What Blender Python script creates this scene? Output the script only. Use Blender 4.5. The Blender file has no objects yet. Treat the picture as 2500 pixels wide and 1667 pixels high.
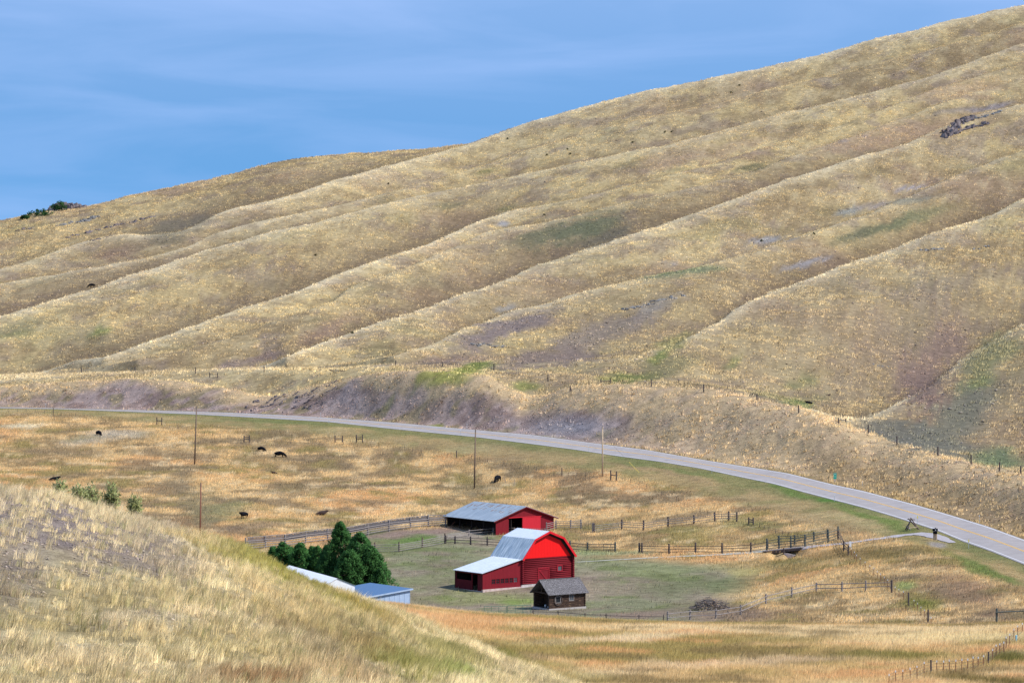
import bpy, bmesh, math, random
import numpy as np
from mathutils import Vector, Matrix
R = math.radians
rnd = random.Random(7)
rs = np.random.RandomState(11)

# ---------------------------------------------------------------- camera, world, sun, exposure
F = 7000.0; CX = 1250.0; CY = 833.5
PITCH = math.atan((CY-720.0)/F)
scene = bpy.context.scene
col = scene.collection
cd = bpy.data.cameras.new('camera'); cam = bpy.data.objects.new('camera', cd); col.objects.link(cam)
cd.sensor_width = 36.0; cd.lens = 36.0*F/2500.0; cd.clip_start = 1.0; cd.clip_end = 30000.0
cam.location = (0, 0, 0); cam.rotation_euler = (math.pi/2-PITCH, 0, 0)
scene.camera = cam
SUN_EL = 47.5
SUN_AZ = (0.95, -0.31)                      # direction towards the sun in plan: right, a little towards the camera
w = bpy.data.worlds.new("World"); scene.world = w; w.use_nodes = True
nt = w.node_tree; nt.nodes.clear()
def N(nt, t, **k):
    n = nt.nodes.new(t)
    for a, b in k.items(): setattr(n, a, b)
    return n
out = N(nt, 'ShaderNodeOutputWorld'); bg = N(nt, 'ShaderNodeBackground')
sky = N(nt, 'ShaderNodeTexSky', sky_type='NISHITA'); sky.sun_disc = False
sky.sun_elevation = R(SUN_EL); sky.sun_rotation = math.atan2(SUN_AZ[0], SUN_AZ[1])
sky.air_density = 1.0; sky.dust_density = 0.3; sky.ozone_density = 3.5; sky.altitude = 1500
geo = N(nt, 'ShaderNodeTexCoord')
mp = N(nt, 'ShaderNodeVectorMath', operation='ADD'); mp.inputs[1].default_value = (0, 0, 0.30)
nrm = N(nt, 'ShaderNodeVectorMath', operation='NORMALIZE')
nt.links.new(geo.outputs['Generated'], mp.inputs[0]); nt.links.new(mp.outputs[0], nrm.inputs[0]); nt.links.new(nrm.outputs[0], sky.inputs[0])
# thin high cloud streaks, laid out in the sky's own direction
cm = N(nt, 'ShaderNodeMapping'); cm.inputs['Scale'].default_value = (5.0, 5.0, 34.0); cm.inputs['Rotation'].default_value = (0.0, R(-3), 0)
nt.links.new(geo.outputs['Generated'], cm.inputs[0])
cn = N(nt, 'ShaderNodeTexNoise'); cn.inputs['Scale'].default_value = 1.6; cn.inputs['Detail'].default_value = 6; cn.inputs['Roughness'].default_value = 0.5; cn.inputs['Distortion'].default_value = 0.6
nt.links.new(cm.outputs[0], cn.inputs['Vector'])
cr = N(nt, 'ShaderNodeMapRange'); cr.inputs['From Min'].default_value = 0.42; cr.inputs['From Max'].default_value = 0.75; cr.inputs['To Max'].default_value = 0.36
nt.links.new(cn.outputs['Fac'], cr.inputs['Value'])
sep = N(nt, 'ShaderNodeSeparateXYZ'); nt.links.new(geo.outputs['Generated'], sep.inputs[0])
up = N(nt, 'ShaderNodeMapRange'); up.inputs['From Min'].default_value = 0.045; up.inputs['From Max'].default_value = 0.11; up.inputs['To Min'].default_value = 0.0; up.inputs['To Max'].default_value = 0.42
nt.links.new(sep.outputs['Z'], up.inputs['Value'])
cadd = N(nt, 'ShaderNodeMath', operation='ADD', use_clamp=True); nt.links.new(cr.outputs[0], cadd.inputs[0]); nt.links.new(up.outputs[0], cadd.inputs[1])
mixc = N(nt, 'ShaderNodeMix', data_type='RGBA'); mixc.inputs['B'].default_value = (3.0, 4.3, 7.3, 1)
tint = N(nt, 'ShaderNodeVectorMath', operation='MULTIPLY'); tint.inputs[1].default_value = (0.95, 1.38, 1.46); nt.links.new(sky.outputs[0], tint.inputs[0])
nt.links.new(cadd.outputs[0], mixc.inputs['Factor']); nt.links.new(tint.outputs[0], mixc.inputs['A'])
nt.links.new(mixc.outputs['Result'], bg.inputs['Color']); bg.inputs['Strength'].default_value = 0.12
nt.links.new(bg.outputs[0], out.inputs[0])
sd = bpy.data.lights.new('sun', 'SUN'); sd.energy = 4.2; sd.angle = R(0.5); sd.color = (1.0, 0.965, 0.90)
so = bpy.data.objects.new('sun', sd); col.objects.link(so)
sdir = Vector((SUN_AZ[0]*math.cos(R(SUN_EL)), SUN_AZ[1]*math.cos(R(SUN_EL)), math.sin(R(SUN_EL)))).normalized()
so.rotation_euler = sdir.to_track_quat('Z', 'Y').to_euler()
scene.render.engine = 'CYCLES'
scene.view_settings.view_transform = 'Standard'; scene.view_settings.look = 'None'
scene.view_settings.exposure = 0.27; scene.view_settings.gamma = 1.0
scene.cycles.max_bounces = 5; scene.cycles.diffuse_bounces = 2; scene.cycles.glossy_bounces = 2
scene.cycles.transmission_bounces = 2; scene.cycles.transparent_max_bounces = 4

# ---------------------------------------------------------------- numeric helpers
def q2t(py):
    q = (CY-np.asarray(py, float))/F
    return (-math.sin(PITCH)+math.cos(PITCH)*q)/(math.cos(PITCH)+math.sin(PITCH)*q)
def t2py(t):
    q = (t*math.cos(PITCH)+math.sin(PITCH))/(math.cos(PITCH)-t*math.sin(PITCH))
    return CY-F*q
def px2u(px, py):
    q = (CY-py)/F
    return CX+(px-CX)/(math.cos(PITCH)+math.sin(PITCH)*q)
def hsh(ix, iy, seed):
    h = (ix.astype(np.int64)*374761393+iy.astype(np.int64)*668265263+seed*974634777) & 0xffffffff
    h = ((h ^ (h >> 13))*1274126177) & 0xffffffff
    h = h ^ (h >> 16)
    return (h & 0xffffff)/float(0xffffff)
def vn(x, y, seed=0):
    xi = np.floor(x); yi = np.floor(y); fx = x-xi; fy = y-yi
    fx = fx*fx*(3-2*fx); fy = fy*fy*(3-2*fy)
    a = hsh(xi, yi, seed); b = hsh(xi+1, yi, seed); c = hsh(xi, yi+1, seed); d = hsh(xi+1, yi+1, seed)
    return (a*(1-fx)+b*fx)*(1-fy)+(c*(1-fx)+d*fx)*fy
def fbm(x, y, s, seed=0, o=4):
    v = 0; a = 0.5; tot = 0
    x = x/s+seed*7.3; y = y/s-seed*3.1
    for i in range(o):
        v = v+a*vn(x, y, seed+i); tot += a; a *= 0.5
        x, y = 1.62*x+1.2*y+5.1, -1.2*x+1.62*y+2.7
    return v/tot
def sst(a, b, x):
    t = np.clip((x-a)/(b-a), 0, 1); return t*t*(3-2*t)

# ---------------------------------------------------------------- the lie of the land, as depth and slope profiles
S = 2500/2352.0
U = np.arange(-2600, 5101, 5.0); NU = len(U)
def C(pts, k=1.0, sm=9):
    p = np.array(pts, float)*k
    uu = px2u(p[:, 0], p[:, 1])
    v = np.interp(U, uu, p[:, 1])
    if sm > 1:
        ker = np.bartlett(sm+2)[1:-1]; ker /= ker.sum(); h = sm//2
        v = np.convolve(np.pad(v, h, mode='edge'), ker, mode='valid')
    return v
def Yc(pts, sm=31):
    p = np.array(pts, float); v = np.interp(U, p[:, 0], p[:, 1])
    ker = np.bartlett(sm+2)[1:-1]; ker /= ker.sum(); h = sm//2
    return np.convolve(np.pad(v, h, mode='edge'), ker, mode='valid')
one = np.ones(NU)
KN = []   # (name, y, t, rows before)
def K(name, y, t, seg): KN.append((name, y*one, t*one, seg))
K('k0', 2, -1.9/2, 0); K('k1', 30, -5.2/30, 4)
K('k2', 75, q2t(C([(0,1675),(700,1700),(1400,1800),(2500,2150)])), 10)
K('k2b', 108, q2t(C([(0,1405),(350,1450),(700,1540),(1400,1740),(2500,2080)])), 34)
crest_near = C([(0,1112),(100,1123),(200,1152),(330,1188),(450,1220),(560,1252),(620,1280),(700,1322),(800,1356),(900,1392),(1000,1436),(1100,1476),(1200,1516),(1300,1556),(1400,1596),(1600,1680),(2352,1900)], S)
ycr = Yc([(0,140),(900,165),(2500,170)])
K('crest', ycr, q2t(crest_near+14), 34)
K('dip1', ycr+55, q2t(C([(0,1501),(900,1631),(1400,1800),(2500,1890)])), 10)
K('k5', 270, q2t(C([(0,1545),(900,1600),(1100,1640),(1400,1684),(2500,1676)])), 8)
T_py = C([(0,1495),(600,1486),(860,1474),(955,1477),(1040,1487),(1108,1495),(1186,1503),(1312,1508),(1500,1519),(1700,1526),(1900,1528),(2100,1530),(2300,1533),(2500,1524)])
yT = Yc([(0,340),(1800,340),(2500,328)])
K('T', yT, q2t(T_py), 36)
K('dip2', yT+Yc([(0,30),(1800,30),(2500,22)]), q2t(T_py+Yc([(0,10),(850,10),(950,19),(1500,17),(1900,10),(2500,8)])), 6)
K('k8', Yc([(0,420),(1500,418),(2100,395),(2500,375)]), q2t(C([(0,1488),(1500,1488),(1900,1495),(2500,1505)])), 14)
K('k9', Yc([(0,465),(1800,462),(2100,440),(2500,398)]), q2t(C([(0,1400),(1800,1400),(2100,1385),(2500,1440)])), 18)
K('k10', Yc([(0,530),(1500,525),(2000,497),(2250,450),(2500,415)]), q2t(C([(0,1285),(600,1290),(1200,1302),(1500,1302),(2000,1302),(2250,1340),(2500,1405)])), 20)
K('k11', Yc([(0,645),(475,625),(1158,592),(1471,585),(1700,560),(2000,517),(2250,468),(2500,423)]), q2t(C([(0,1110),(475,1133),(1158,1190),(1471,1165),(1700,1200),(2000,1265),(2250,1322),(2500,1390)])), 34)
rb = C([(-300,994.5),(0,996.6),(136,998.6),(306,1004.8),(476,1011.6),(612,1019),(800,1030),(958,1047),(1162,1067),(1304,1084.7),(1406,1098),(1508,1113.6),(1610,1127),(1712,1144),(1800,1163),(1892,1182),(1959,1201),(2036,1221),(2106,1239),(2167,1257),(2228,1276),(2290,1296),(2351,1322),(2412,1343),(2500,1378),(2700,1460)], 1, 9)
rt = C([(-300,992),(0,994),(136,996.5),(272,999.7),(408,1003),(544,1007),(680,1013),(800,1020),(958,1031.4),(1100,1044.5),(1304,1062.6),(1440,1081),(1576,1098),(1712,1122),(1800,1136),(1922,1155),(2039,1184),(2106,1198),(2228,1230),(2320,1257),(2412,1285),(2500,1317),(2700,1385)], 1, 9)
yrb = Yc([(-2600,1000),(0,800),(400,760),(800,715),(1200,660),(1500,620),(1700,592),(1900,560),(2100,525),(2300,480),(2500,430),(2900,330),(5000,260)], 41)
Xr = (U-CX)/F*yrb
dx = np.gradient(Xr); dyy = np.gradient(yrb)
rx = (U-CX)/F; ln = np.hypot(dx, dyy); rl = np.hypot(rx, 1)
sinb = np.abs(dx*1-dyy*rx)/(ln*rl)
gap = np.clip(8.6/np.maximum(sinb, 0.05), 9, 55)
yrt = yrb+gap
K('rb', yrb, q2t(rb), 14); K('rt', yrt, q2t(rt), 8)
K('foot', yrt+3, q2t(rt-1.2), 3)
bt = C([(0,888),(200,876),(330,870),(420,876),(520,893),(590,908),(640,908),(700,893),(780,872),(860,857),(1000,852),(1110,862),(1170,888),(1210,912),(1250,908),(1300,893),(1360,886),(1400,885),(1500,885),(1615,893),(1740,918),(1860,945),(1930,970),(2060,1018),(2230,1065),(2352,1090)], S)
ybt = yrt+3+Yc([(0,22),(1000,25),(1700,45),(2500,60)])
fl = C([(0,870),(200,859),(400,854),(600,851),(800,849),(900,842),(1060,848),(1200,862),(1300,871),(1400,878),(1500,881),(1615,889),(1740,914),(1860,941),(1930,966),(2060,1014),(2230,1061),(2352,1086)], S)
fl = np.minimum(fl, bt-2)
K('bt', ybt, q2t(bt), 26)
K('bd', ybt+9, q2t(bt+Yc([(0,1),(600,0),(1200,0),(1450,7),(1900,8),(2100,5),(2500,2)])), 5)
K('base', ybt+34, q2t(fl), 8)
rid = {
'K': [(0,883),(200,862),(300,860),(600,861),(700,857),(800,853),(900,838),(1000,841),(1150,843),(1260,856),(1400,868),(1600,878),(1740,903),(1860,935),(1930,958),(1980,956),(2039,936),(2087,914),(2131,888),(2175,852),(2220,821),(2352,740)],
'I': [(0,881),(200,860),(300,858),(600,856),(800,845),(1000,832),(1200,832),(1300,832),(1450,818),(1560,782),(1640,742),(1700,706),(1787,663),(1896,624),(1967,598),(2040,577),(2093,555),(2148,533),(2292,484),(2352,454)],
'H': [(0,879),(200,857),(300,854),(600,851),(800,836),(900,822),(987,797),(1076,750),(1184,714),(1257,700),(1365,667),(1472,643),(1600,620),(1700,590),(1800,552),(2000,490),(2200,400),(2352,340)],
'F': [(0,877),(200,854),(300,850),(448,844),(600,840),(640,828),(700,803),(752,783),(825,757),(897,732),(969,710),(1058,676),(1113,660),(1159,643),(1221,610),(1293,588),(1346,570),(1437,542),(1509,517),(1600,487),(1700,455),(1800,415),(1900,385),(2000,352),(2080,330),(2150,298),(2250,265),(2352,240)],
'E': [(0,873),(200,842),(350,812),(448,790),(544,765),(640,735),(752,700),(800,662),(900,625),(1000,585),(1113,534),(1293,502),(1437,470),(1600,430),(1800,365),(2000,300),(2200,225),(2352,175)],
'D': [(0,866),(80,855),(160,833),(256,810),(352,781),(448,750),(544,714),(640,679),(752,638),(861,599),(932,577),(1005,548),(1058,527),(1113,505),(1184,484),(1300,460),(1450,425),(1600,385),(1800,325),(2000,265),(2200,190),(2352,138)],
'C': [(0,733),(96,701),(160,679),(224,660),(288,637),(368,615),(480,570),(544,554),(640,527),(752,501),(932,455),(1040,430),(1113,416),(1220,394),(1365,369),(1472,343),(1600,314),(1700,288),(1800,260),(1900,238),(2000,214),(2100,185),(2200,150),(2352,97)],
'B': [(0,650),(96,631),(192,616),(288,600),(368,580),(432,561),(480,535),(576,511),(640,500),(752,477),(850,452),(940,428),(1040,398),(1220,340),(1400,290),(1600,250),(1800,202),(2000,152),(2200,95),(2352,52)],
'A': [(0,616),(96,585),(192,552),(260,540),(340,538),(413,530),(448,516),(499,490),(544,477),(640,455),(752,421),(800,408),(900,375),(1000,350),(1085,327),(1130,311),(1200,287),(1300,257),(1400,230),(1500,207),(1600,187),(1700,167),(1800,145),(1900,120),(2000,92),(2100,67),(2200,42),(2352,10)],
'S': [(0,510),(70,494),(180,480),(270,457),(400,432),(500,407),(620,375),(700,362),(800,354),(900,347),(1000,337),(1085,329),(1130,330),(1200,300),(1400,243),(1700,180),(2000,105),(2352,23)],
}
amp = {'K': [(1900,0),(2000,7),(2180,9),(2500,8)], 'I': [(1500,2),(1700,5),(1900,18),(2150,21),(2500,11)],
 'H': [(900,1),(1050,6),(1300,7),(1700,3),(2500,3)], 'F': [(500,1),(650,8),(800,16),(1100,24),(1400,25),(1650,20),(2000,11),(2300,6),(2500,5)],
 'E': [(700,1),(1000,4),(1350,6),(1600,3),(2500,2)], 'D': [(0,5),(300,14),(600,21),(1100,21),(1300,5),(1500,1),(2500,1)],
 'C': [(0,20),(350,19),(500,11),(900,6),(1200,5),(1500,5),(2500,5)], 'B': [(0,5),(400,6),(700,7),(1000,2),(2500,1)],
 'A': [(0,6),(250,6),(440,14),(700,16),(1000,8),(1130,3),(1200,14),(2500,14)], 'S': [(0,30),(2500,30)]}
order = 'KIHFEDCBAS'
pyb = fl; ybs = ybt+34
rp = {}; prev = pyb-1.0
for k in order:
    c = C(rid[k], S, 9)
    if k != 'S': c = np.minimum(c, prev-2.2)
    rp[k] = c; prev = c
skyl = np.minimum(rp['A'], rp['S'])
ker_ = np.hanning(123)[1:-1]; ker_ /= ker_.sum(); skyl = np.minimum(np.convolve(np.pad(skyl, 60, mode='edge'), ker_, mode='valid'), rp['A'])
ysk = Yc([(-2600,1250),(0,1270),(1250,1370),(2500,1400),(5100,1410)], 121)
ry = {}; pvy = ybs+2
for k in order[:-1]:
    fr = np.clip((pyb-rp[k])/(pyb-skyl), 0, 1)
    ry[k] = np.maximum(ybs+(ysk-ybs)*fr, pvy+8); pvy = ry[k]
ry['S'] = np.maximum(ysk+70, ry['A']+90)
AMP = {}; KIDX = {}
for i, k in enumerate(order):
    KIDX[k] = len(KN)
    K(k, ry[k], q2t(rp[k]), 10 if k != 'K' else 16)
    a = Yc([(p*1.0, v*.84) for p, v in amp[k]], 41)
    if k != 'S':
        nx = order[i+1]; g = np.maximum(rp[k]-rp[nx], 0.5); dyk = ry[nx]-ry[k]
        a = np.minimum(a, 0.6*g+2) if k != 'A' else a
        dd = np.clip(0.24*dyk, 3, 34)
        K(k+'d', ry[k]+dd, q2t(rp[k]+a), 5)
        K(k+'p', ry[k]+dd+(dyk-dd)*.72, q2t(rp[k]+a+(rp[nx]-rp[k]-a)*.77), 14)
    AMP[k] = a
K('bk', ry['S']+120, q2t(rp['S']+60), 8); K('far', 3500, -0.004, 6); K('far2', 12000, -0.003, 3)
KY = np.array([k[1] for k in KN]).T.copy(); KT = np.array([k[2] for k in KN]).T.copy(); NK = KY.shape[1]
for j in range(1, NK): KY[:, j] = np.maximum(KY[:, j], KY[:, j-1]+1.0)
h = np.diff(KY, axis=1); d = np.diff(KT, axis=1)/h
KD = np.zeros_like(KT)
w1 = 2*h[:, 1:]+h[:, :-1]; w2 = h[:, 1:]+2*h[:, :-1]
with np.errstate(all='ignore'):
    hm = (w1+w2)/(w1/d[:, :-1]+w2/d[:, 1:])
KD[:, 1:-1] = np.where((d[:, :-1]*d[:, 1:] > 0) & np.isfinite(hm), hm, 0)
KD[:, 0] = d[:, 0]; KD[:, -1] = d[:, -1]
ki = {k[0]: i for i, k in enumerate(KN)}
def cols_at(u):
    f = np.clip((u-U[0])/5.0, 0, NU-1.001); i = f.astype(int); w_ = (f-i)[:, None]
    return (KY[i]*(1-w_)+KY[i+1]*w_), (KT[i]*(1-w_)+KT[i+1]*w_), (KD[i]*(1-w_)+KD[i+1]*w_)
def tt(u, y):
    """slope t = z/y of the base land at column u and depth y"""
    u = np.asarray(u, float).ravel(); y = np.asarray(y, float).ravel(); res = np.empty_like(u)
    for s in range(0, len(u), 200000):
        a, b, c = cols_at(u[s:s+200000]); yy = y[s:s+200000]
        j = np.clip((a <= yy[:, None]).sum(1)-1, 0, NK-2); r = np.arange(len(yy))
        y0 = a[r, j]; hh = a[r, j+1]-y0; x = np.clip((yy-y0)/hh, 0, 1.0)
        x2 = x*x; x3 = x2*x
        res[s:s+200000] = (2*x3-3*x2+1)*b[r, j]+(x3-2*x2+x)*hh*c[r, j]+(-2*x3+3*x2)*b[r, j+1]+(x3-x2)*hh*c[r, j+1]
    return res
iu = lambda arr, u: np.interp(u, U, arr)
DITCH = (1e6, 1e6)      # the hollow under the little bridge, set once the ground there is known
def relief(x, y, u):
    n1 = fbm(x, y, 34, 3, 3)-0.5; n2 = fbm(x, y, 7, 5, 3)-0.5; n3 = fbm(x, y, 1.9, 8, 2)-0.5
    yb_ = iu(ybt, u); yr0 = iu(yrb, u); yr1 = iu(yrt, u); yt_ = iu(yT, u)
    hill = sst(0, 90, y-yb_)
    bank = sst(2, 10, y-yr1)*(1-sst(0, 30, y-yb_))
    past = sst(0, 30, y-500)*(1-sst(-14, -2, y-yr0))
    near = 1-sst(0, 40, y-yt_+40)
    ditch = 1.7*np.exp(-((x-DITCH[0])/2.6)**4)*sst(-13, -1.5, y-DITCH[1])*(1-sst(-1.2, 0.2, y-DITCH[1]))
    sx = x*.61+y*.79; sy = -x*.79+y*.61
    n4 = np.abs(fbm(sx/4.2, sy, 26, 13, 3)-.5)*2-.35; n5 = fbm(x, y, 70, 15, 2)-.5
    return hill*(1.4*n5+1.1*n1+0.7*n2+0.30*n3+1.5*n4)+bank*(1.3*n2+0.5*n3)+past*(0.9*n1+0.35*n2+0.1*n3)+near*(0.30*n2+0.12*n3)*sst(20, 60, y)-ditch
def zz(x, y):
    x = np.asarray(x, float).ravel(); y = np.asarray(y, float).ravel()
    u = CX+F*x/y
    return tt(u, y)*y+relief(x, y, u)
def G(x, y): return float(zz([x], [y])[0])
YS = np.concatenate([np.arange(60, 400, 0.5), np.arange(400, 1700, 1.0)])
def P(px, py, ymin=60):
    """the first point of the land the line of sight through a photo pixel meets"""
    u = px2u(px, py); t = float(q2t(py)); ys = YS[YS >= ymin]
    xs = (u-CX)/F*ys
    tv = zz(xs, ys)/ys
    k = np.where(tv >= t)[0]
    i = k[0] if len(k) else int(np.argmax(tv))
    if i > 0 and len(k):
        a, b = tv[i-1], tv[i]; fr = (t-a)/max(b-a, 1e-9); yv = ys[i-1]+(ys[i]-ys[i-1])*min(max(fr, 0), 1)
    else: yv = ys[i]
    x = (u-CX)/F*yv
    return Vector((x, yv, G(x, yv)))
_b0 = P(1868, 1346, 380); _b1 = P(1962, 1337, 380); _bm = _b0.lerp(_b1, .55); DITCH = (_bm.x-.3, _bm.y-.9)
def PD(px, y, py=1300):
    x = (px2u(px, py)-CX)/F*y
    return Vector((x, y, G(x, y)))
# ---------------------------------------------------------------- colour of the land (soil, dry and green grass), by place
def lin(c):
    c = np.asarray(c, float)/255.0
    return np.where(c <= 0.04045, c/12.92, ((c+0.055)/1.055)**2.4)
GAIN = 0.80
def A(r, g, b):
    c = lin((r, g, b)); l_ = c@np.array([.3, .55, .15])
    return (c*.90+l_*.10)*GAIN
# patches: px, py, rx, ry, tilt(deg, up to the right), colour, strength
BL = [
 (430,515*S,95,20,14,(122,114,98),.75),(400,545*S,60,18,10,(120,112,92),.6),(290,575*S,80,22,12,(140,112,98),.6),
 (1400,560,110,34,14,(110,114,86),.95),(1480,580,70,20,20,(108,104,88),.8),(1290,590,60,20,10,(128,124,92),.55),
 (2140,560,120,14,18,(108,110,84),.9),(2230,535,110,13,17,(118,122,86),.7),
 (1680,665,80,9,6,(114,130,94),.8),(1590,675,60,7,6,(114,130,94),.6),
 (250,810,32,9,12,(120,134,64),.85),(60,800,70,16,12,(130,126,96),.6),(30,820,60,9,10,(108,122,76),.5),
 (1830,407,45,7,12,(106,104,74),.85),(1180,415,22,6,10,(120,120,70),.7),(1100,500,40,9,10,(128,124,86),.6),(1230,510,26,7,14,(118,118,78),.6),
 (1540,920,80,14,4,(120,126,66),.9),(1620,895,90,28,14,(130,124,88),.6),(1165,900,55,14,10,(122,136,54),.85),(1100,925,75,18,4,(156,156,70),.85),(1290,945,40,14,0,(140,144,70),.6),
 (1650,835,50,20,30,(132,138,76),.6),(1610,870,30,12,30,(122,136,68),.6),
 (1950,985,45,9,-8,(108,124,68),.8),(1900,965,60,12,-10,(128,124,86),.6),(1990,970,50,14,0,(130,126,84),.4),(1960,930,60,14,12,(128,130,82),.5),(1790,880,40,10,20,(130,136,80),.45),
 (2250,1070,150,40,-12,(122,120,106),.95),(2350,1000,110,60,35,(124,122,104),.75),(2450,1120,70,22,-5,(118,130,94),.9),(2160,1040,80,20,-10,(120,116,102),.8),(2380,930,60,14,20,(122,132,78),.6),
 (2420,870,80,40,40,(130,132,88),.5),(2300,900,60,80,40,(132,112,102),.0),
 (1870,582,60,9,6,(158,158,160),.85),(1960,575,30,6,6,(160,158,158),.0),(2225,458,40,6,4,(170,162,166),.85),(2070,515,45,9,10,(158,162,158),.8),(2140,500,50,8,10,(160,152,156),.6),(2230,490,55,10,8,(140,144,132),.6),(2063,345,16,5,4,(150,152,156),.8),(2112,332,9,4,4,(150,150,156),.8),
 (1960,640,70,9,14,(160,156,158),.85),(1230,545,16,5,10,(160,160,165),.8),(1235,752,32,7,8,(158,158,156),.6),(1640,640,24,5,0,(155,150,150),.6),(2400,262,70,7,10,(146,138,144),.8),(2330,270,60,6,12,(140,132,136),.5),
 (1250,795,110,26,18,(136,122,120),.8),(1190,830,120,24,18,(138,122,120),.7),(1430,830,110,40,25,(138,124,118),.7),(1560,770,90,30,28,(140,128,122),.6),(1600,740,60,14,25,(150,146,140),.5),
 (1330,875,130,24,8,(138,120,112),.65),(1100,880,130,14,4,(140,118,106),.6),
 (2200,830,190,60,25,(140,124,106),.45),(2330,690,150,24,14,(140,126,112),.5),(2240,930,60,80,45,(138,114,106),.7),(2300,850,70,60,45,(140,116,104),.6),
 (640,870,60,14,20,(140,118,112),.55),(800,800,90,18,22,(150,120,108),.5),(560,885,40,14,15,(150,130,120),.5),
 (1750,370,260,20,13,(176,146,120),.5),(2200,330,200,26,13,(184,150,118),.6),(2350,220,130,24,10,(186,152,120),.5),(1700,260,250,20,14,(168,140,112),.4),
 (2050,690,120,20,18,(134,122,100),.4),(900,1040/1.0,1,1,0,(0,0,0),0),
]
BP = [  # pasture, verge, yard, terrace patches
 (270,1060,90,9,3,(196,182,160),.7),(200,1078,80,7,6,(186,176,158),.5),(60,1040,55,5,3,(226,214,180),.7),
 (440,1175,40,30,-50,(140,124,98),.5),(500,1240,60,45,-30,(142,130,96),.7),(600,1285,110,10,8,(134,114,94),.7),(560,1245,70,18,10,(146,142,98),.6),
 (700,1200,120,12,4,(152,128,98),.5),(1170,1090,100,10,4,(150,140,100),.4),(1250,1120,60,12,6,(150,124,98),.4),(900,1160,120,9,8,(146,124,96),.5),(1160,1200,60,16,6,(148,132,98),.6),(120,1110,120,14,-4,(150,128,96),.5),
 (960,1318,110,10,4,(112,130,72),.9),(1010,1312,60,7,4,(104,130,62),.7),(990,1300,190,9,6,(150,124,112),.8),(830,1335,120,7,8,(150,124,106),.7),(1130,1302,60,12,2,(160,146,132),.8),
 (1130,1460,160,18,2,(136,140,80),.7),(1250,1470,60,12,0,(128,148,66),.8),(1000,1400,100,6,2,(150,134,116),.6),(980,1420,120,14,2,(132,136,92),.6),
 (1560,1440,70,22,-10,(158,136,120),.7),(1480,1430,60,14,0,(146,136,108),.5),(1700,1430,200,22,4,(112,118,78),.7),(1560,1500,130,12,0,(148,124,108),.8),(1780,1500,130,18,4,(140,118,102),.8),(1700,1475,90,14,0,(142,122,104),.6),
 (1650,1390,200,12,4,(138,142,98),.5),(1500,1350,160,6,0,(146,158,118),.7),(1420,1345,30,8,0,(130,150,100),.6),(1380,1380,60,9,0,(150,146,106),.5),
 (1960,1375,110,16,6,(130,120,70),.7),(1830,1395,60,10,0,(188,172,98),.5),(2100,1350,120,14,4,(132,112,70),.8),(2230,1352,120,10,4,(136,118,72),.8),(2290,1330,26,6,-8,(172,160,156),.8),
 (1820,1280,80,14,0,(140,136,78),.7),(1700,1300,90,12,0,(160,146,84),.5),(2190,1290,70,12,-16,(118,134,68),.7),(2110,1260,90,9,-18,(120,140,66),.8),(1960,1200,160,9,-16,(112,134,66),.8),(2020,1222,30,6,0,(96,134,60),.9),(1980,1270,150,16,-16,(178,150,108),.6),(2090,1310,60,10,-10,(196,158,108),.6),
 (1500,1110,150,4,-8,(118,128,74),.6),(1700,1158,120,5,-13,(120,132,74),.6),(1250,1076,130,4,-5,(130,134,80),.4),(880,1046,120,3,-3,(130,136,80),.5),(720,1031,110,3,-3,(128,136,80),.5),(1620,1150,160,5,-13,(170,142,104),.6),(1300,1100,160,5,-5,(172,146,104),.5),
 (2380,1380,80,12,-25,(114,130,66),.8),(2440,1400,70,9,-25,(108,128,62),.8),(2380,1450,100,40,-25,(148,118,98),.7),(2300,1440,60,30,-25,(150,124,96),.6),(2250,1475,60,16,-10,(120,122,52),.8),(2210,1430,30,10,0,(140,160,90),.7),
 (2120,1420,60,20,0,(140,116,70),.6),(1350,1640,200,20,-8,(132,128,62),.6),(1200,1600,160,16,-10,(136,132,58),.7),(1500,1560,240,9,3,(222,200,160),.8),(1800,1620,300,12,2,(218,190,150),.7),(2300,1560,260,16,2,(222,200,150),.8),(2150,1600,180,9,0,(138,128,62),.7),(2460,1605,60,14,0,(108,104,50),.9),(2400,1660,160,12,-6,(120,104,56),.9),(1850,1560,200,9,0,(140,128,66),.6),
]
NP = [  # foreground hill
 (720,1490,190,46,-28,(186,160,104),.6),(900,1570,190,46,-22,(156,138,88),.7),(560,1560,150,30,-15,(190,168,112),.5),(1080,1590,120,22,-22,(140,132,66),.7),(820,1640,150,24,-8,(166,132,86),.6),
 (120,1260,230,110,-8,(152,136,132),.85),(300,1300,160,90,-20,(152,136,130),.6),(60,1400,90,80,0,(138,122,118),.6),(330,1510,140,30,0,(140,124,112),.45),(400,1350,120,60,-30,(140,124,116),.5),
 (620,1365,160,32,-28,(150,138,58),.9),(760,1430,150,26,-28,(148,140,54),.9),(880,1490,130,26,-28,(158,134,68),.7),(430,1290,110,16,-30,(176,148,84),.6),
 (760,1560,180,40,-25,(140,118,84),.6),(640,1660,170,22,0,(150,112,72),.9),(1000,1620,160,36,-20,(136,130,56),.8),(900,1580,90,30,-20,(150,120,80),.5),(1120,1640,70,20,-20,(126,138,50),.7),
]
def blobs(c, px, py, L, n1, n2):
    for (bx, by, brx, bry, ang, cl, st) in L:
        if st <= 0: continue
        m = (np.abs(px-bx) < brx*2.6) & (np.abs(py-by) < (bry+brx*abs(math.sin(R(ang))))*2.6)
        if not m.any(): continue
        ca, sa = math.cos(R(ang)), math.sin(R(ang))
        X = px[m]-bx+(n1[m]-.5)*brx*1.1; Y = py[m]-by+(n2[m]-.5)*bry*1.6
        a = (X*ca-Y*sa)/brx; b = (X*sa+Y*ca)/bry
        f = st*(1-sst(0.35, 1.35, np.sqrt(a*a+b*b)))
        c[m] = c[m]*(1-f[:, None])+A(*cl)*f[:, None]
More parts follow.
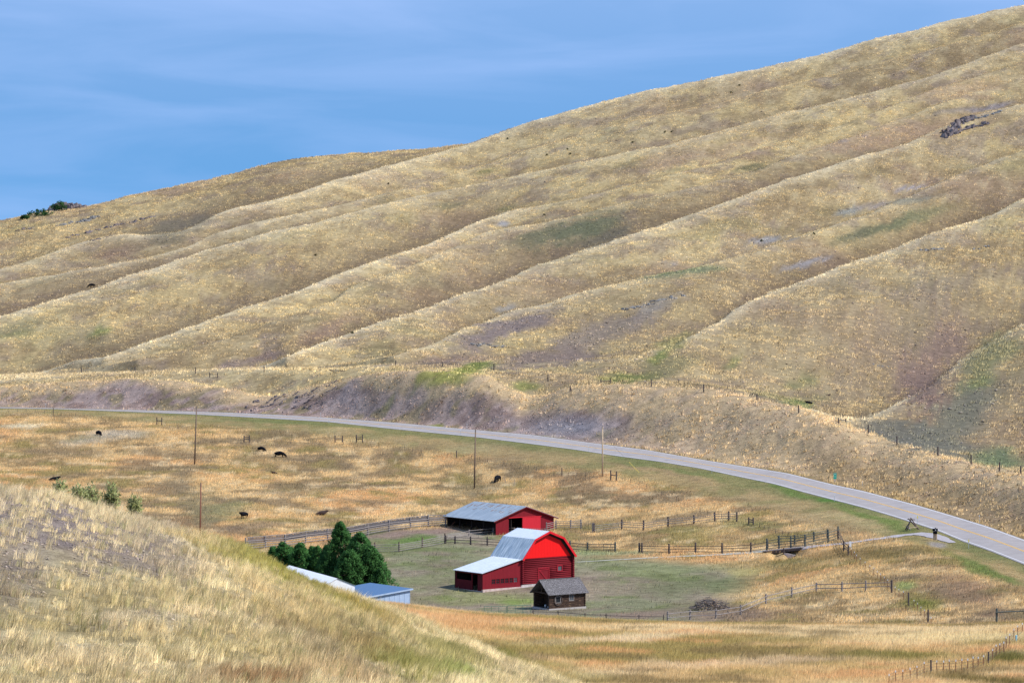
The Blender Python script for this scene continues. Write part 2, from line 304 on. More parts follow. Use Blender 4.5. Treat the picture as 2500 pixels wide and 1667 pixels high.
def mixc_(c, cl, f): return c*(1-f[:, None])+A(*cl)*f[:, None]
def land_colour(x, y):
    """albedo of the ground cover at world x, y; also a cover weight (how much grass stands there)"""
    x = np.asarray(x, float).ravel(); y = np.asarray(y, float).ravel(); u = CX+F*x/y
    t = tt(u, y); py = t2py(t); px = u.copy()
    b1 = fbm(x, y, 60, 21, 4); b2 = fbm(x, y, 16, 22, 4); b3 = fbm(x, y, 4.5, 23, 3); b4 = fbm(x, y, 1.3, 24, 2)
    n = len(x); c = np.zeros((n, 3)); cover = np.ones(n)
    yc, yt, y10, r0, r1, yb_ = iu(ycr, u), iu(yT, u), iu(KY[:, ki['k10']], u), iu(yrb, u), iu(yrt, u), iu(ybt, u)
    # --- hillside
    m = y > r1
    hc = np.tile(A(211,184,125), (n, 1))
    hc = mixc_(hc, (158,134,98), sst(.42, .62, b1)*.6)
    hc = mixc_(hc, (212,188,138), sst(.5, .72, b2)*.6)
    hc = mixc_(hc, (146,122,90), (1-sst(.34, .48, b2))*.55); hc = mixc_(hc, (150,130,118), sst(.56, .68, fbm(x, y, 11, 33, 4))*.55)
    hc = mixc_(hc, (146,142,92), sst(.6, .8, fbm(x, y, 26, 31, 3))*.35)
    hc = mixc_(hc, (182,148,122), sst(.58, .78, fbm(x, y, 45, 32, 3))*.5)
    hc = mixc_(hc, (224,202,152), sst(.55, .75, b3)*.35); hc = mixc_(hc, (142,120,86), (1-sst(.28, .45, b3))*.5)
    lower = sst(560, 800, py)*sst(900, 1500, px); hc = mixc_(hc, (142,124,96), lower*.45)
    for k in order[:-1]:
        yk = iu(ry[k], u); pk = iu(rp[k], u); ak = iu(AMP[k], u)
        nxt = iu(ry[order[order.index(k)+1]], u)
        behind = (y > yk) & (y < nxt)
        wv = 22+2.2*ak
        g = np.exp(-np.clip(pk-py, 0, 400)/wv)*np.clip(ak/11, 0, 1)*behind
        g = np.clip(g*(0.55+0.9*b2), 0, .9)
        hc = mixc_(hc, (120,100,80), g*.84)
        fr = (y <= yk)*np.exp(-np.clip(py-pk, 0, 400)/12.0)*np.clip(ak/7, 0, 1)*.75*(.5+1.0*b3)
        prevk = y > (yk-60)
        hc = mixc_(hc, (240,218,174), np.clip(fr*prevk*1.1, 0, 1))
    blobs(hc, px, py, BL, b2, b3)
    # --- cut bank above the road
    bk = (y > r1) & (y < yb_+6)
    fb = np.clip((y-r1)/np.maximum(yb_-r1, 1), 0, 1)
    bc = np.tile(A(184,158,146), (n, 1))
    bc = mixc_(bc, (146,118,106), sst(.48, .62, b3)*.65); bc = mixc_(bc, (186,164,154), (1-sst(.3, .45, b2))*.7); bc = mixc_(bc, (150,134,92), sst(.56, .68, fbm(x, y, 5, 43, 3))*.7)
    tan = np.clip(sst(.55, .85, fb+(b2-.5)*.9)+sst(1450, 1800, px)*.66+(1-sst(60, 200, px))*.3+sst(.55,.7,b1)*.4, 0, 1)
    bc = mixc_(bc, (214,182,134), tan*np.clip(.62+.5*b3, 0, 1))
    bc = mixc_(bc, (128,112,66), (1-sst(.04, .16, fb+(b2-.5)*.15))*.7)
    bc = mixc_(bc, (150,150,60), sst(.60, .74, fbm(x, y, 9, 41, 3))*np.exp(-((px-1130)/220)**2)*.9)
    bc = mixc_(bc, (156,152,156), np.exp(-((px-1390)/110)**2-((py-1045)/26)**2)*.8)
    bc = mixc_(bc, (132,106,66), sst(1900, 2050, px)*(1-sst(.3, .8, fb))*.5)
    wb = bk*(1-sst(-4, 8, y-yb_))
    hc = hc*(1-wb[:, None])+bc*wb[:, None]
    blobs(hc, px, py, [b for b in BL if b[1] > 840], b2, b3)
    # --- pasture and verge
    pc = np.tile(A(198,162,106), (n, 1))
    s1 = fbm(x, y*0.8, 24, 51, 4); s2 = fbm(x, y, 7, 52, 4)
    pc = mixc_(pc, (150,126,90), sst(.47, .60, s1)*.8); pc = mixc_(pc, (224,186,126), sst(.5, .62, s2)*.8)
    pc = mixc_(pc, (212,160,104), (1-sst(.32, .46, s1))*.6)
    pc = mixc_(pc, (150,134,78), (1-sst(.32, .45, s2))*.75); pc = mixc_(pc, (136,116,90), sst(.56, .68, fbm(x, y, 12, 53, 4))*.75); pc = mixc_(pc, (230,200,150), sst(.62, .74, fbm(x, y, 4, 54, 3))*.6)
    ver = sst(-40, -22, y-r0+(s2-.5)*20)
    vc = np.tile(A(180,154,106), (n, 1)); vc = mixc_(vc, (150,140,90), sst(.42, .6, s2)*.8); vc = mixc_(vc, (196,174,122), (1-sst(.3, .46, b2))*.6)
    vc = mixc_(vc, (122,130,78), sst(-15, -4, y-r0+(b2-.5)*22)*.6)
    pc = pc*(1-ver[:, None])+vc*ver[:, None]
    # --- farmyard: grazed short grass
    yard = sst(860, 960, px)*(1-sst(1780, 1960, px+(b2-.5)*160+(py-1400)*1.2))*sst(0, 8, y-yt-24)*(1-sst(-40, -22, y-y10+(px-1300)*.02))
    kx = sst(1370, 1400, py)  # grass beyond the fence line by the pens is tall
    yc_ = np.tile(A(138,136,102), (n, 1)); yc_ = mixc_(yc_, (158,140,118), sst(.42, .6, s1)*.9); yc_ = mixc_(yc_, (118,124,78), (1-sst(.36, .50, s2))*.9); yc_ = mixc_(yc_, (140,120,108), sst(.55, .7, fbm(x, y, 10, 55, 3))*.6)
    yc_ = mixc_(yc_, (150,148,104), sst(.55, .7, b2)*.5)
    yard = yard*sst(1333, 1345, py+(b3-.5)*10+(px > 1560)*(px-1560)*-.035)
    pen = sst(860, 900, px)*(1-sst(1200, 1240, px))*sst(1285, 1300, py)*(1-sst(1345, 1352, py))
    yd = np.clip(yard+pen, 0, 1)
    pc = pc*(1-yd[:, None])+yc_*yd[:, None]
    # --- terrace nearer than the yard
    te = (y < yt+8) & (y > yc)
    tc = np.tile(A(204,172,118), (n, 1)); q1 = fbm(x*.5, y, 12, 61, 4); q2 = fbm(x*.6, y, 5, 62, 4)
    tc = mixc_(tc, (150,134,70), sst(.46, .6, q1)*.8); tc = mixc_(tc, (220,196,150), (1-sst(.34, .46, q1))*.8); tc = mixc_(tc, (206,158,104), sst(.54, .68, q2)*.7)
    tc = mixc_(tc, (138,116,76), (1-sst(.3, .42, q2))*.7)
    wt = 1-sst(2, 14, y-yt)
    pc = pc*(1-wt[:, None])+tc*wt[:, None]
    blobs(pc, px, py, BP, b2, b3)
    c = np.where(m[:, None], hc, pc)
    # --- foreground hill
    nh = 1-sst(0, 10, y-yc)
    nc = np.tile(A(212,188,142), (n, 1)); p1 = fbm(x, y, 7, 71, 4); p2 = fbm(x, y, 2.2, 72, 3)
    nc = mixc_(nc, (182,162,110), sst(.45, .65, p1)*.7); nc = mixc_(nc, (226,208,160), sst(.52, .7, p2)*.6); nc = mixc_(nc, (156,140,90), (1-sst(.3, .46, p2))*.55)
    nc = mixc_(nc, (150,134,96), (1-sst(.3, .45, p1))*.6)
    blobs(nc, px, py, NP, p1, p2)
    c = c*(1-nh[:, None])+nc*nh[:, None]
    cover = np.where(yd > .4, 0.12, cover)
    cover = np.where(wb > .5, 0.5+.45*tan, cover)
    return c, cover, yd, px, py, nh
# ---------------------------------------------------------------- materials
def mat(name, base=(.5,.5,.5), rough=.9, metal=0.0, spec=.3):
    m = bpy.data.materials.new(name); m.use_nodes = True
    b = m.node_tree.nodes['Principled BSDF']
    b.inputs['Base Color'].default_value = (*base, 1); b.inputs['Roughness'].default_value = rough
    b.inputs['Metallic'].default_value = metal; b.inputs['Specular IOR Level'].default_value = spec
    return m
def noisy(name, c1, c2, scale=3.0, rough=.9, metal=0, spec=.3, stretch=(1,1,1), bump=0.0, c3=None, lo=.38, hi=.62, detail=5):
    m = mat(name, c1, rough, metal, spec); n = m.node_tree; b = n.nodes['Principled BSDF']
    tc = N(n, 'ShaderNodeTexCoord'); mpn = N(n, 'ShaderNodeMapping'); mpn.inputs['Scale'].default_value = stretch
    n.links.new(tc.outputs['Object'], mpn.inputs[0])
    ns = N(n, 'ShaderNodeTexNoise'); ns.inputs['Scale'].default_value = scale; ns.inputs['Detail'].default_value = detail; n.links.new(mpn.outputs[0], ns.inputs['Vector'])
    rp_ = N(n, 'ShaderNodeValToRGB'); rp_.color_ramp.elements[0].position = lo; rp_.color_ramp.elements[1].position = hi
    rp_.color_ramp.elements[0].color = (*c1, 1); rp_.color_ramp.elements[1].color = (*c2, 1)
    if c3:
        e = rp_.color_ramp.elements.new(min(hi+.1, .95)); e.color = (*c3, 1)
    n.links.new(ns.outputs['Fac'], rp_.inputs[0]); n.links.new(rp_.outputs[0], b.inputs['Base Color'])
    if bump:
        bp = N(n, 'ShaderNodeBump'); bp.inputs['Strength'].default_value = bump; bp.inputs['Distance'].default_value = 0.05
        n.links.new(ns.outputs['Fac'], bp.inputs['Height']); n.links.new(bp.outputs[0], b.inputs['Normal'])
    return m
# land
M_land = mat('dry_ground', (.4,.3,.2), 1.0, 0, 0.0); n = M_land.node_tree; b = n.nodes['Principled BSDF']
at = N(n, 'ShaderNodeAttribute', attribute_name='Col'); tc = N(n, 'ShaderNodeTexCoord')
na = N(n, 'ShaderNodeTexNoise'); na.inputs['Scale'].default_value = 0.55; na.inputs['Detail'].default_value = 8; na.inputs['Roughness'].default_value = .72
n.links.new(tc.outputs['Object'], na.inputs['Vector'])
mr = N(n, 'ShaderNodeMapRange'); mr.inputs['From Min'].default_value = .3; mr.inputs['From Max'].default_value = .7; mr.inputs['To Min'].default_value = .62; mr.inputs['To Max'].default_value = 1.3
n.links.new(na.outputs['Fac'], mr.inputs['Value'])
nb_ = N(n, 'ShaderNodeTexNoise'); nb_.inputs['Scale'].default_value = 4.5; nb_.inputs['Detail'].default_value = 6; n.links.new(tc.outputs['Object'], nb_.inputs['Vector'])
mr2 = N(n, 'ShaderNodeMapRange'); mr2.inputs['From Min'].default_value = .32; mr2.inputs['From Max'].default_value = .68; mr2.inputs['To Min'].default_value = .74; mr2.inputs['To Max'].default_value = 1.24
n.links.new(nb_.outputs['Fac'], mr2.inputs['Value']); mm_ = N(n, 'ShaderNodeMath', operation='MULTIPLY'); n.links.new(mr.outputs[0], mm_.inputs[0]); n.links.new(mr2.outputs[0], mm_.inputs[1]); mr = mm_
vm = N(n, 'ShaderNodeVectorMath', operation='SCALE'); n.links.new(at.outputs['Color'], vm.inputs[0]); n.links.new(mr.outputs[0], vm.inputs['Scale'])
n.links.new(vm.outputs[0], b.inputs['Base Color'])
bp = N(n, 'ShaderNodeBump'); bp.inputs['Strength'].default_value = .8; bp.inputs['Distance'].default_value = .35
n.links.new(na.outputs['Fac'], bp.inputs['Height']); n.links.new(bp.outputs[0], b.inputs['Normal'])
# grass blades
M_grass = bpy.data.materials.new('grass_blades'); M_grass.use_nodes = True; n = M_grass.node_tree; n.nodes.clear()
o = N(n, 'ShaderNodeOutputMaterial'); at = N(n, 'ShaderNodeAttribute', attribute_name='Col')
df = N(n, 'ShaderNodeBsdfDiffuse'); tr = N(n, 'ShaderNodeBsdfTranslucent'); ad = N(n, 'ShaderNodeAddShader')
n.links.new(at.outputs['Color'], df.inputs[0]); n.links.new(at.outputs['Color'], tr.inputs[0])
n.links.new(df.outputs[0], ad.inputs[0]); n.links.new(tr.outputs[0], ad.inputs[1]); n.links.new(ad.outputs[0], o.inputs[0])

def link(o, parent=None):
    col.objects.link(o)
    if parent is not None: o.parent = parent
    return o
def tag(o, label=None, cat=None, group=None, kind=None):
    if label: o['label'] = label
    if cat: o['category'] = cat
    if group: o['group'] = group
    if kind: o['kind'] = kind
    return o
M_LEAFN = None
def np_mesh(name, V, Fq, m, colr=None, smooth=False, nv=3, tn=None):
    me = bpy.data.meshes.new(name)
    me.vertices.add(len(V)); me.vertices.foreach_set('co', np.asarray(V, np.float32).ravel())
    nf = len(Fq); me.loops.add(nf*nv); me.loops.foreach_set('vertex_index', np.asarray(Fq, np.int32).ravel())
    me.polygons.add(nf); me.polygons.foreach_set('loop_start', np.arange(0, nf*nv, nv, dtype=np.int32))
    me.polygons.foreach_set('loop_total', np.full(nf, nv, np.int32))
    me.update(calc_edges=True)
    if smooth: me.polygons.foreach_set('use_smooth', np.ones(nf, bool))
    if colr is not None:
        ca = me.color_attributes.new('Col', 'FLOAT_COLOR', 'POINT')
        cc = np.ones((len(V), 4), np.float32); cc[:, :3] = colr; ca.data.foreach_set('color', cc.ravel())
    me.materials.append(m); me.update()
    if tn is not None:   # blades take the normal of the sward they stand in
        me.polygons.foreach_set('use_smooth', np.ones(nf, bool))
        me.attributes.new('custom_normal', 'FLOAT_VECTOR', 'POINT').data.foreach_set('vector', np.asarray(tn, np.float32).ravel()); me.update()
    return bpy.data.objects.new(name, me)

# ---------------------------------------------------------------- terrain mesh
um = np.concatenate([np.arange(-2600, -250, 40), np.arange(-250, 2750, 5), np.arange(2750, 5101, 40)]).astype(float)
ya, ta, da = cols_at(um)
rows = []
for j in range(1, NK):
    sgs = KN[j][3]
    for s in range(sgs): rows.append((j-1, s/sgs))
rows.append((NK-2, 1.0))
Yg = np.array([ya[:, j]*(1-s)+ya[:, j+1]*s for j, s in rows])
Ug = np.tile(um, (len(rows), 1))
Xg = (Ug-CX)/F*Yg
Zg = zz(Xg, Yg).reshape(Yg.shape)
ur = Ug; rr0 = iu(yrb, Ug.ravel()).reshape(Ug.shape); rr1 = iu(yrt, Ug.ravel()).reshape(Ug.shape)
on = sst(0.2, 1.6, Yg-rr0)*(1-sst(-1.6, -0.2, Yg-rr1)); s_ = np.clip((Yg-rr0)/(rr1-rr0), 0, 1)
zr_ = rr0*iu(q2t(rb), Ug.ravel()).reshape(Ug.shape)*(1-s_)+rr1*iu(q2t(rt), Ug.ravel()).reshape(Ug.shape)*s_
Zg = Zg*(1-on)+(zr_-0.35)*on
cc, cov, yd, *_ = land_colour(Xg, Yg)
V = np.stack([Xg.ravel(), Yg.ravel(), Zg.ravel()], 1)
xf, yf, uf = Xg.ravel(), Yg.ravel(), Ug.ravel()
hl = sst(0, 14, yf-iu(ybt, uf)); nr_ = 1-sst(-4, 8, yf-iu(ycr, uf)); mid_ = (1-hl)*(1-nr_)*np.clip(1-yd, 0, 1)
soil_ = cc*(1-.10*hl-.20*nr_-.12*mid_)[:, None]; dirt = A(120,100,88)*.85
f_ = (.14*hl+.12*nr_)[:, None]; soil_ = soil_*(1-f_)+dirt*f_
nr, nc_ = Yg.shape; I = np.arange(nr*nc_).reshape(nr, nc_)
Q = np.stack([I[:-1, :-1], I[:-1, 1:], I[1:, 1:], I[1:, :-1]], -1).reshape(-1, 4)
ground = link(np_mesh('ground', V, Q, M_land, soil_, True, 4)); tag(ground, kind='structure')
print('terrain', len(V))
# line-of-sight table used only to leave out grass nobody can see
yt_ = np.concatenate([np.arange(20, 400, 1.0), np.arange(400, 1700, 2.0)])
uv = np.arange(-400, 2901, 10.0)
TU, TY = np.meshgrid(uv, yt_, indexing='ij')
TV = (zz((TU-CX)/F*TY, TY).reshape(TU.shape))/TY
TM = np.maximum.accumulate(TV, axis=1)
def visible(u, y, z, slack):
    i = np.clip(np.round((u+400)/10).astype(int), 0, len(uv)-1); j = np.clip(np.searchsorted(yt_, y)-1, 0, len(yt_)-1)
    return (z/y) > TM[i, j]-slack/F
# ---------------------------------------------------------------- grass
def make_grass(name, label, n, ylo, yhi, ulim, nb, hh, wd, lean, spread, segs=1, filt=None, slack=14, bright=1.0, cvar=.16, clump=None):
    u = rs.uniform(ulim[0], ulim[1], n); a = ylo(u); b = yhi(u); f = rs.rand(n)
    y = a+(b-a)*f
    wgt = np.maximum(b-a, 0)*y; keep = rs.rand(n) < wgt/wgt.max()
    u, y = u[keep], y[keep]; x = (u-CX)/F*y
    z = zz(x, y); v = visible(u, y, z+hh[1], slack); u, y, x, z = u[v], y[v], x[v], z[v]
    c, cov, yd, px, py, nh = land_colour(x, y)
    k = rs.rand(len(x)) < (cov if filt is None else filt(x, y, px, py, cov, yd))
    k &= ~((y > iu(yrb, u)-0.6) & (y < iu(yrt, u)+0.6))
    for (ox, oy, orad) in CLEAR: k &= np.hypot(x-ox, y-oy) > orad
    x, y, z, c, u, px, py = x[k], y[k], z[k], c[k], u[k], px[k], py[k]
    if clump is not None: c, sc = clump(x, y, px, py, c)
    else: sc = np.ones(len(x))
    m = len(x); T = m*nb; e_ = .6
    gx = (zz(x+e_, y)-zz(x-e_, y))/(2*e_); gy = (zz(x, y+e_)-zz(x, y-e_))/(2*e_)
    tn = np.stack([-gx, -gy, np.ones(m)], 1); tn = np.repeat(tn, nb, 0)+rs.normal(0, .30, (T, 3)); tn /= np.linalg.norm(tn, axis=1)[:, None]
    X = np.repeat(x, nb)+rs.normal(0, spread, T); Y = np.repeat(y, nb)+rs.normal(0, spread, T); Z = np.repeat(z, nb)-.03
    H = rs.uniform(hh[0], hh[1], T)*np.repeat(sc*rs.uniform(.7, 1.2, m), nb); an = rs.uniform(0, math.pi, T); W = wd*rs.uniform(.6, 1.3, T)*.5
    lx = lean[0]*H+rs.normal(0, lean[1], T)*H; ly = rs.normal(0, lean[1], T)*H
    wx = np.cos(an)*W; wy = np.sin(an)*W*.6
    cb = np.repeat(c, nb, 0)*bright*np.repeat(rs.uniform(1-cvar, 1+cvar, m), nb)[:, None]*rs.uniform(1-cvar, 1+cvar, (T, 1))
    if segs == 1:
        V = np.empty((T, 3, 3)); V[:, 0] = np.stack([X-wx, Y-wy, Z], 1); V[:, 1] = np.stack([X+wx, Y+wy, Z], 1); V[:, 2] = np.stack([X+lx, Y+ly, Z+H], 1)
        Fi = np.arange(T*3).reshape(T, 3); cc = np.repeat(cb, 3, 0); tn = np.repeat(tn, 3, 0)
    else:
        V = np.empty((T, 5, 3)); V[:, 0] = np.stack([X-wx, Y-wy, Z], 1); V[:, 1] = np.stack([X+wx, Y+wy, Z], 1)
        mx_ = X+lx*.35; my_ = Y+ly*.35; mz = Z+H*.6
        V[:, 2] = np.stack([mx_+wx*.75, my_+wy*.75, mz], 1); V[:, 3] = np.stack([mx_-wx*.75, my_-wy*.75, mz], 1); V[:, 4] = np.stack([X+lx, Y+ly, Z+H], 1)
        bs = (np.arange(T)*5)[:, None]
        Fi = np.concatenate([bs+[0, 1, 2], bs+[0, 2, 3], bs+[3, 2, 4]], 0); cc = np.repeat(cb, 5, 0); tn = np.repeat(tn, 5, 0)
    o = link(np_mesh(name, V.reshape(-1, 3), Fi, M_grass, np.clip(cc, 0, .95), tn=tn)); tag(o, label, 'grass', kind='stuff')
    print(name, m, T); return o
CLEAR = []
kcol = lambda nm: (lambda u: iu(KY[:, ki[nm]], u))
const = lambda v: (lambda u: np.full_like(u, v))
# ---------------------------------------------------------------- mesh builder
class MB:
    def __init__(s): s.v = []; s.f = []; s.mi = []
    def quad(s, a, b, c, d, mi=0): i = len(s.v); s.v += [tuple(a), tuple(b), tuple(c), tuple(d)]; s.f.append((i, i+1, i+2, i+3)); s.mi.append(mi)
    def poly(s, pts, mi=0): i = len(s.v); s.v += [tuple(p) for p in pts]; s.f.append(tuple(range(i, i+len(pts)))); s.mi.append(mi)
    def box(s, x0, x1, y0, y1, z0, z1, mi=0):
        i = len(s.v); s.v += [(x, y, z) for z in (z0, z1) for y in (y0, y1) for x in (x0, x1)]
        for f in ((0,2,3,1),(4,5,7,6),(0,1,5,4),(2,6,7,3),(0,4,6,2),(1,3,7,5)): s.f.append(tuple(i+k for k in f)); s.mi.append(mi)
    def prism(s, poly, d, mi=0):
        """poly: 3-D outline; d: thickness vector"""
        n = len(poly); i = len(s.v); d = Vector(d)
        s.v += [tuple(p) for p in poly]+[tuple(Vector(p)+d) for p in poly]
        s.f.append(tuple(range(i+n-1, i-1, -1))); s.mi.append(mi); s.f.append(tuple(range(i+n, i+2*n))); s.mi.append(mi)
        for k in range(n): s.f.append((i+k, i+(k+1) % n, i+n+(k+1) % n, i+n+k)); s.mi.append(mi)
    def tube(s, p0, p1, r0, r1=None, n=7, cap=True, mi=0):
        r1 = r0 if r1 is None else r1; p0 = Vector(p0); p1 = Vector(p1); d = (p1-p0).normalized()
        a = d.orthogonal().normalized(); b = d.cross(a); i = len(s.v)
        for p, r in ((p0, r0), (p1, r1)):
            for k in range(n):
                t = 2*math.pi*k/n; s.v.append(tuple(p+(a*math.cos(t)+b*math.sin(t))*r))
        for k in range(n): s.f.append((i+k, i+(k+1) % n, i+n+(k+1) % n, i+n+k)); s.mi.append(mi)
        if cap: s.f.append(tuple(i+k for k in range(n-1, -1, -1))); s.f.append(tuple(i+n+k for k in range(n))); s.mi += [mi, mi]
    def bar(s, p0, p1, w_, h_, mi=0):
        p0 = Vector(p0); p1 = Vector(p1); d = (p1-p0).normalized(); sd_ = d.cross(Vector((0, 0, 1)))
        if sd_.length < .05: sd_ = Vector((1, 0, 0))
        sd_.normalize(); u_ = sd_.cross(d).normalized(); i = len(s.v)
        for p in (p0, p1):
            for a, b in ((-1,-1),(1,-1),(1,1),(-1,1)): s.v.append(tuple(p+sd_*a*w_/2+u_*b*h_/2))
        for f in ((3,2,1,0),(4,5,6,7),(0,1,5,4),(1,2,6,5),(2,3,7,6),(3,0,4,7)): s.f.append(tuple(i+k for k in f)); s.mi.append(mi)
    def build(s, name, m, parent=None, smooth=False):
        me = bpy.data.meshes.new(name); me.from_pydata(s.v, [], s.f)
        ms = m if isinstance(m, (list, tuple)) else [m]
        for q in ms: me.materials.append(q)
        if len(ms) > 1: me.polygons.foreach_set('material_index', s.mi)
        bmx = bmesh.new(); bmx.from_mesh(me); bmesh.ops.recalc_face_normals(bmx, faces=bmx.faces); bmx.to_mesh(me); bmx.free()
        if smooth: me.polygons.foreach_set('use_smooth', [True]*len(me.polygons))
        me.update(); return link(bpy.data.objects.new(name, me), parent)
def thing(name, loc, rz=0, label=None, cat=None, group=None):
    o = bpy.data.objects.new(name, None); o.empty_display_size = .5; o.location = loc; o.rotation_euler = (0, 0, rz); col.objects.link(o)
    return tag(o, label, cat, group)

# ---------------------------------------------------------------- materials for built things
M_red = noisy('red_board_paint', (.18,.005,.012), (.24,.007,.017), 3.0, .75, stretch=(9,9,.5), c3=(.16,.008,.015))
M_redbright = noisy('fresh_red_paint', (.82,.003,.004), (.88,.005,.006), 2.0, .6, stretch=(10,10,.4))
M_redtrim = noisy('red_trim_paint', (.60,.008,.016), (.70,.012,.02), 3.0, .6)
M_reddoor = noisy('red_door_paint', (.52,.014,.03), (.60,.018,.036), 3.0, .65, stretch=(9,9,.5))
M_redlog = noisy('red_stained_logs', (.14,.003,.009), (.20,.005,.013), 4.0, .8, stretch=(.6,.6,6), c3=(.10,.006,.010), bump=.3)
M_dark = noisy('dark_wood_and_shade', (.018,.013,.012), (.035,.026,.022), 3.0, .95)  # dark wood; the blackness of shaded interiors is put into its colour
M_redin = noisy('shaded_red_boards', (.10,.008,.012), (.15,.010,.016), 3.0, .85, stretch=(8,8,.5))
def roofmat(name, c1, c2, rust, rough, metal, spots=.0, rib=3.2):
    m = noisy(name, c1, c2, 1.4, rough, metal, .5, (1,1,1), c3=rust, lo=.3, hi=.7-spots)
    return m
M_tin = noisy('galvanised_sheet', (.30,.38,.44), (.72,.78,.82), 2.2, .42, .4, .5, (.25,5,.25), c3=(.50,.58,.64), lo=.35, hi=.66)
M_tinbright = roofmat('bright_galvanised_sheet', (.60,.64,.69), (.68,.72,.77), (.64,.67,.71), .5, .2)
M_tinold = noisy('weathered_galvanised_sheet', (.30,.35,.39), (.50,.55,.59), 1.8, .5, .5, .4, (.25,3,.25), c3=(.34,.28,.25), lo=.36, hi=.68)
M_shingle = noisy('weathered_wood_shingles', (.06,.055,.055), (.24,.22,.225), 7.0, .95, stretch=(2.5,1,1), c3=(.42,.40,.40), bump=.6)
M_logs = noisy('brown_weathered_logs', (.034,.020,.015), (.092,.052,.034), 2.2, .9, stretch=(.7,.7,5), c3=(.36,.24,.15), bump=.4, lo=.4, hi=.62)
M_chink = mat('pale_sill_stone', (.42,.38,.36), .95)
M_pink = noisy('pink_concrete_footing', (.48,.34,.31), (.58,.46,.42), 2.0, .95)
M_stone = noisy('pale_stone_footing', (.44,.38,.36), (.58,.52,.50), 3.0, .95)
M_glass = mat('dark_window_glass', (.02,.022,.026), .3, 0, .15)
M_glassg = mat('grey_window_glass', (.10,.11,.12), .3, 0, .2)
M_blueroof = noisy('blue_grey_roofing', (.075,.15,.27), (.11,.19,.33), 14.0, .9, spec=.1)
M_bluewall = noisy('pale_blue_sheet_wall', (.36,.46,.62), (.42,.52,.68), 2.0, .6, .2)
M_white = noisy('white_paint', (.80,.80,.80), (.88,.88,.88), 3.0, .6)
M_wood = noisy('grey_weathered_rails', (.20,.17,.16), (.32,.28,.26), 6.0, .95, c3=(.13,.11,.10))
M_woodd = noisy('dark_weathered_posts', (.075,.06,.055), (.13,.10,.09), 6.0, .95, c3=(.05,.04,.04))
M_woodg = noisy('dark_greenish_rails', (.07,.085,.075), (.13,.14,.125), 6.0, .95)
M_woodl = noisy('pale_tan_wood', (.46,.34,.22), (.58,.44,.30), 5.0, .9)
M_brown = noisy('brown_creosoted_pole', (.13,.09,.065), (.20,.14,.10), 4.0, .9, stretch=(3,3,.3))
M_rust = noisy('rusty_steel_post', (.20,.085,.05), (.28,.12,.07), 8.0, .8)
M_wire = mat('dull_fence_wire', (.22,.20,.19), .6, .6)
M_gate = mat('green_tube_gate_paint', (.05,.14,.09), .5)
M_gateg = mat('dull_tube_gate_paint', (.16,.17,.12), .5)
M_black = mat('black_cow_hide', (.006,.006,.009), .75, 0, .1)
M_whiteh = mat('white_cow_face', (.7,.66,.6), .8)
M_brownh = mat('dark_brown_hide', (.045,.025,.02), .8)
M_rock = noisy('grey_lichened_rock', (.15,.14,.13), (.32,.30,.275), .9, .95, c3=(.16,.11,.11), bump=.5)
M_rockp = noisy('purple_grey_rock', (.11,.085,.08), (.24,.19,.18), .9, .95, c3=(.40,.36,.33), bump=.5)
M_bark = noisy('brown_bark', (.07,.05,.04), (.12,.09,.07), 5, .95)

# ---------------------------------------------------------------- road and drive
def road_pt(u, s, dz):
    a = np.interp(u, U, yrb); b = np.interp(u, U, yrt); t0 = np.interp(u, U, q2t(rb)); t1 = np.interp(u, U, q2t(rt))
    y = a+(b-a)*s; t = t0+(t1-t0)*s
    # tension curve between the two edges keeps the carriageway flat in section
    z = (a*t0)*(1-s)+(b*t1)*s
    return ((u-CX)/F*y, y, z+dz)
ROADZ = 0.06
us = np.concatenate([np.arange(-1200, -200, 30), np.arange(-200, 2700, 6), np.arange(2700, 4200, 30)])
def strip(name, s0, s1, dz, m, parent=None, ns=1, skirt=False):
    b_ = MB(); cs = np.linspace(s0, s1, ns+1); vs = [[road_pt(u, s, dz) for s in cs] for u in us]
    b_.v = [p for r_ in vs for p in r_]; k = ns+1
    for i in range(len(us)-1):
        for j in range(ns): b_.f.append((i*k+j, (i+1)*k+j, (i+1)*k+j+1, i*k+j+1)); b_.mi.append(0)
    if skirt:
        for e in (0, ns):
            base = len(b_.v); b_.v += [(x, y, z-.6) for (x, y, z) in (vs[i][e] for i in range(len(us)))]
            for i in range(len(us)-1): b_.f.append((i*k+e, (i+1)*k+e, base+i+1, base+i)); b_.mi.append(0)
    return b_.build(name, m, parent)
M_asph = noisy('pale_worn_asphalt', (.31,.275,.262), (.355,.318,.304), .35, .95, c3=(.265,.236,.226))
M_line = mat('white_road_paint', (.62,.60,.60), .8); M_yel = mat('yellow_road_paint', (.72,.42,.09), .8)
road = strip('road', 0, 1, ROADZ, M_asph, ns=4, skirt=True); tag(road, kind='structure')
strip('edge_line', .045, .07, ROADZ+.012, M_line, road); strip('edge_line', .935, .96, ROADZ+.012, M_line, road)
strip('centre_line', .484, .501, ROADZ+.012, M_yel, road); strip('centre_line', .515, .532, ROADZ+.012, M_yel, road)
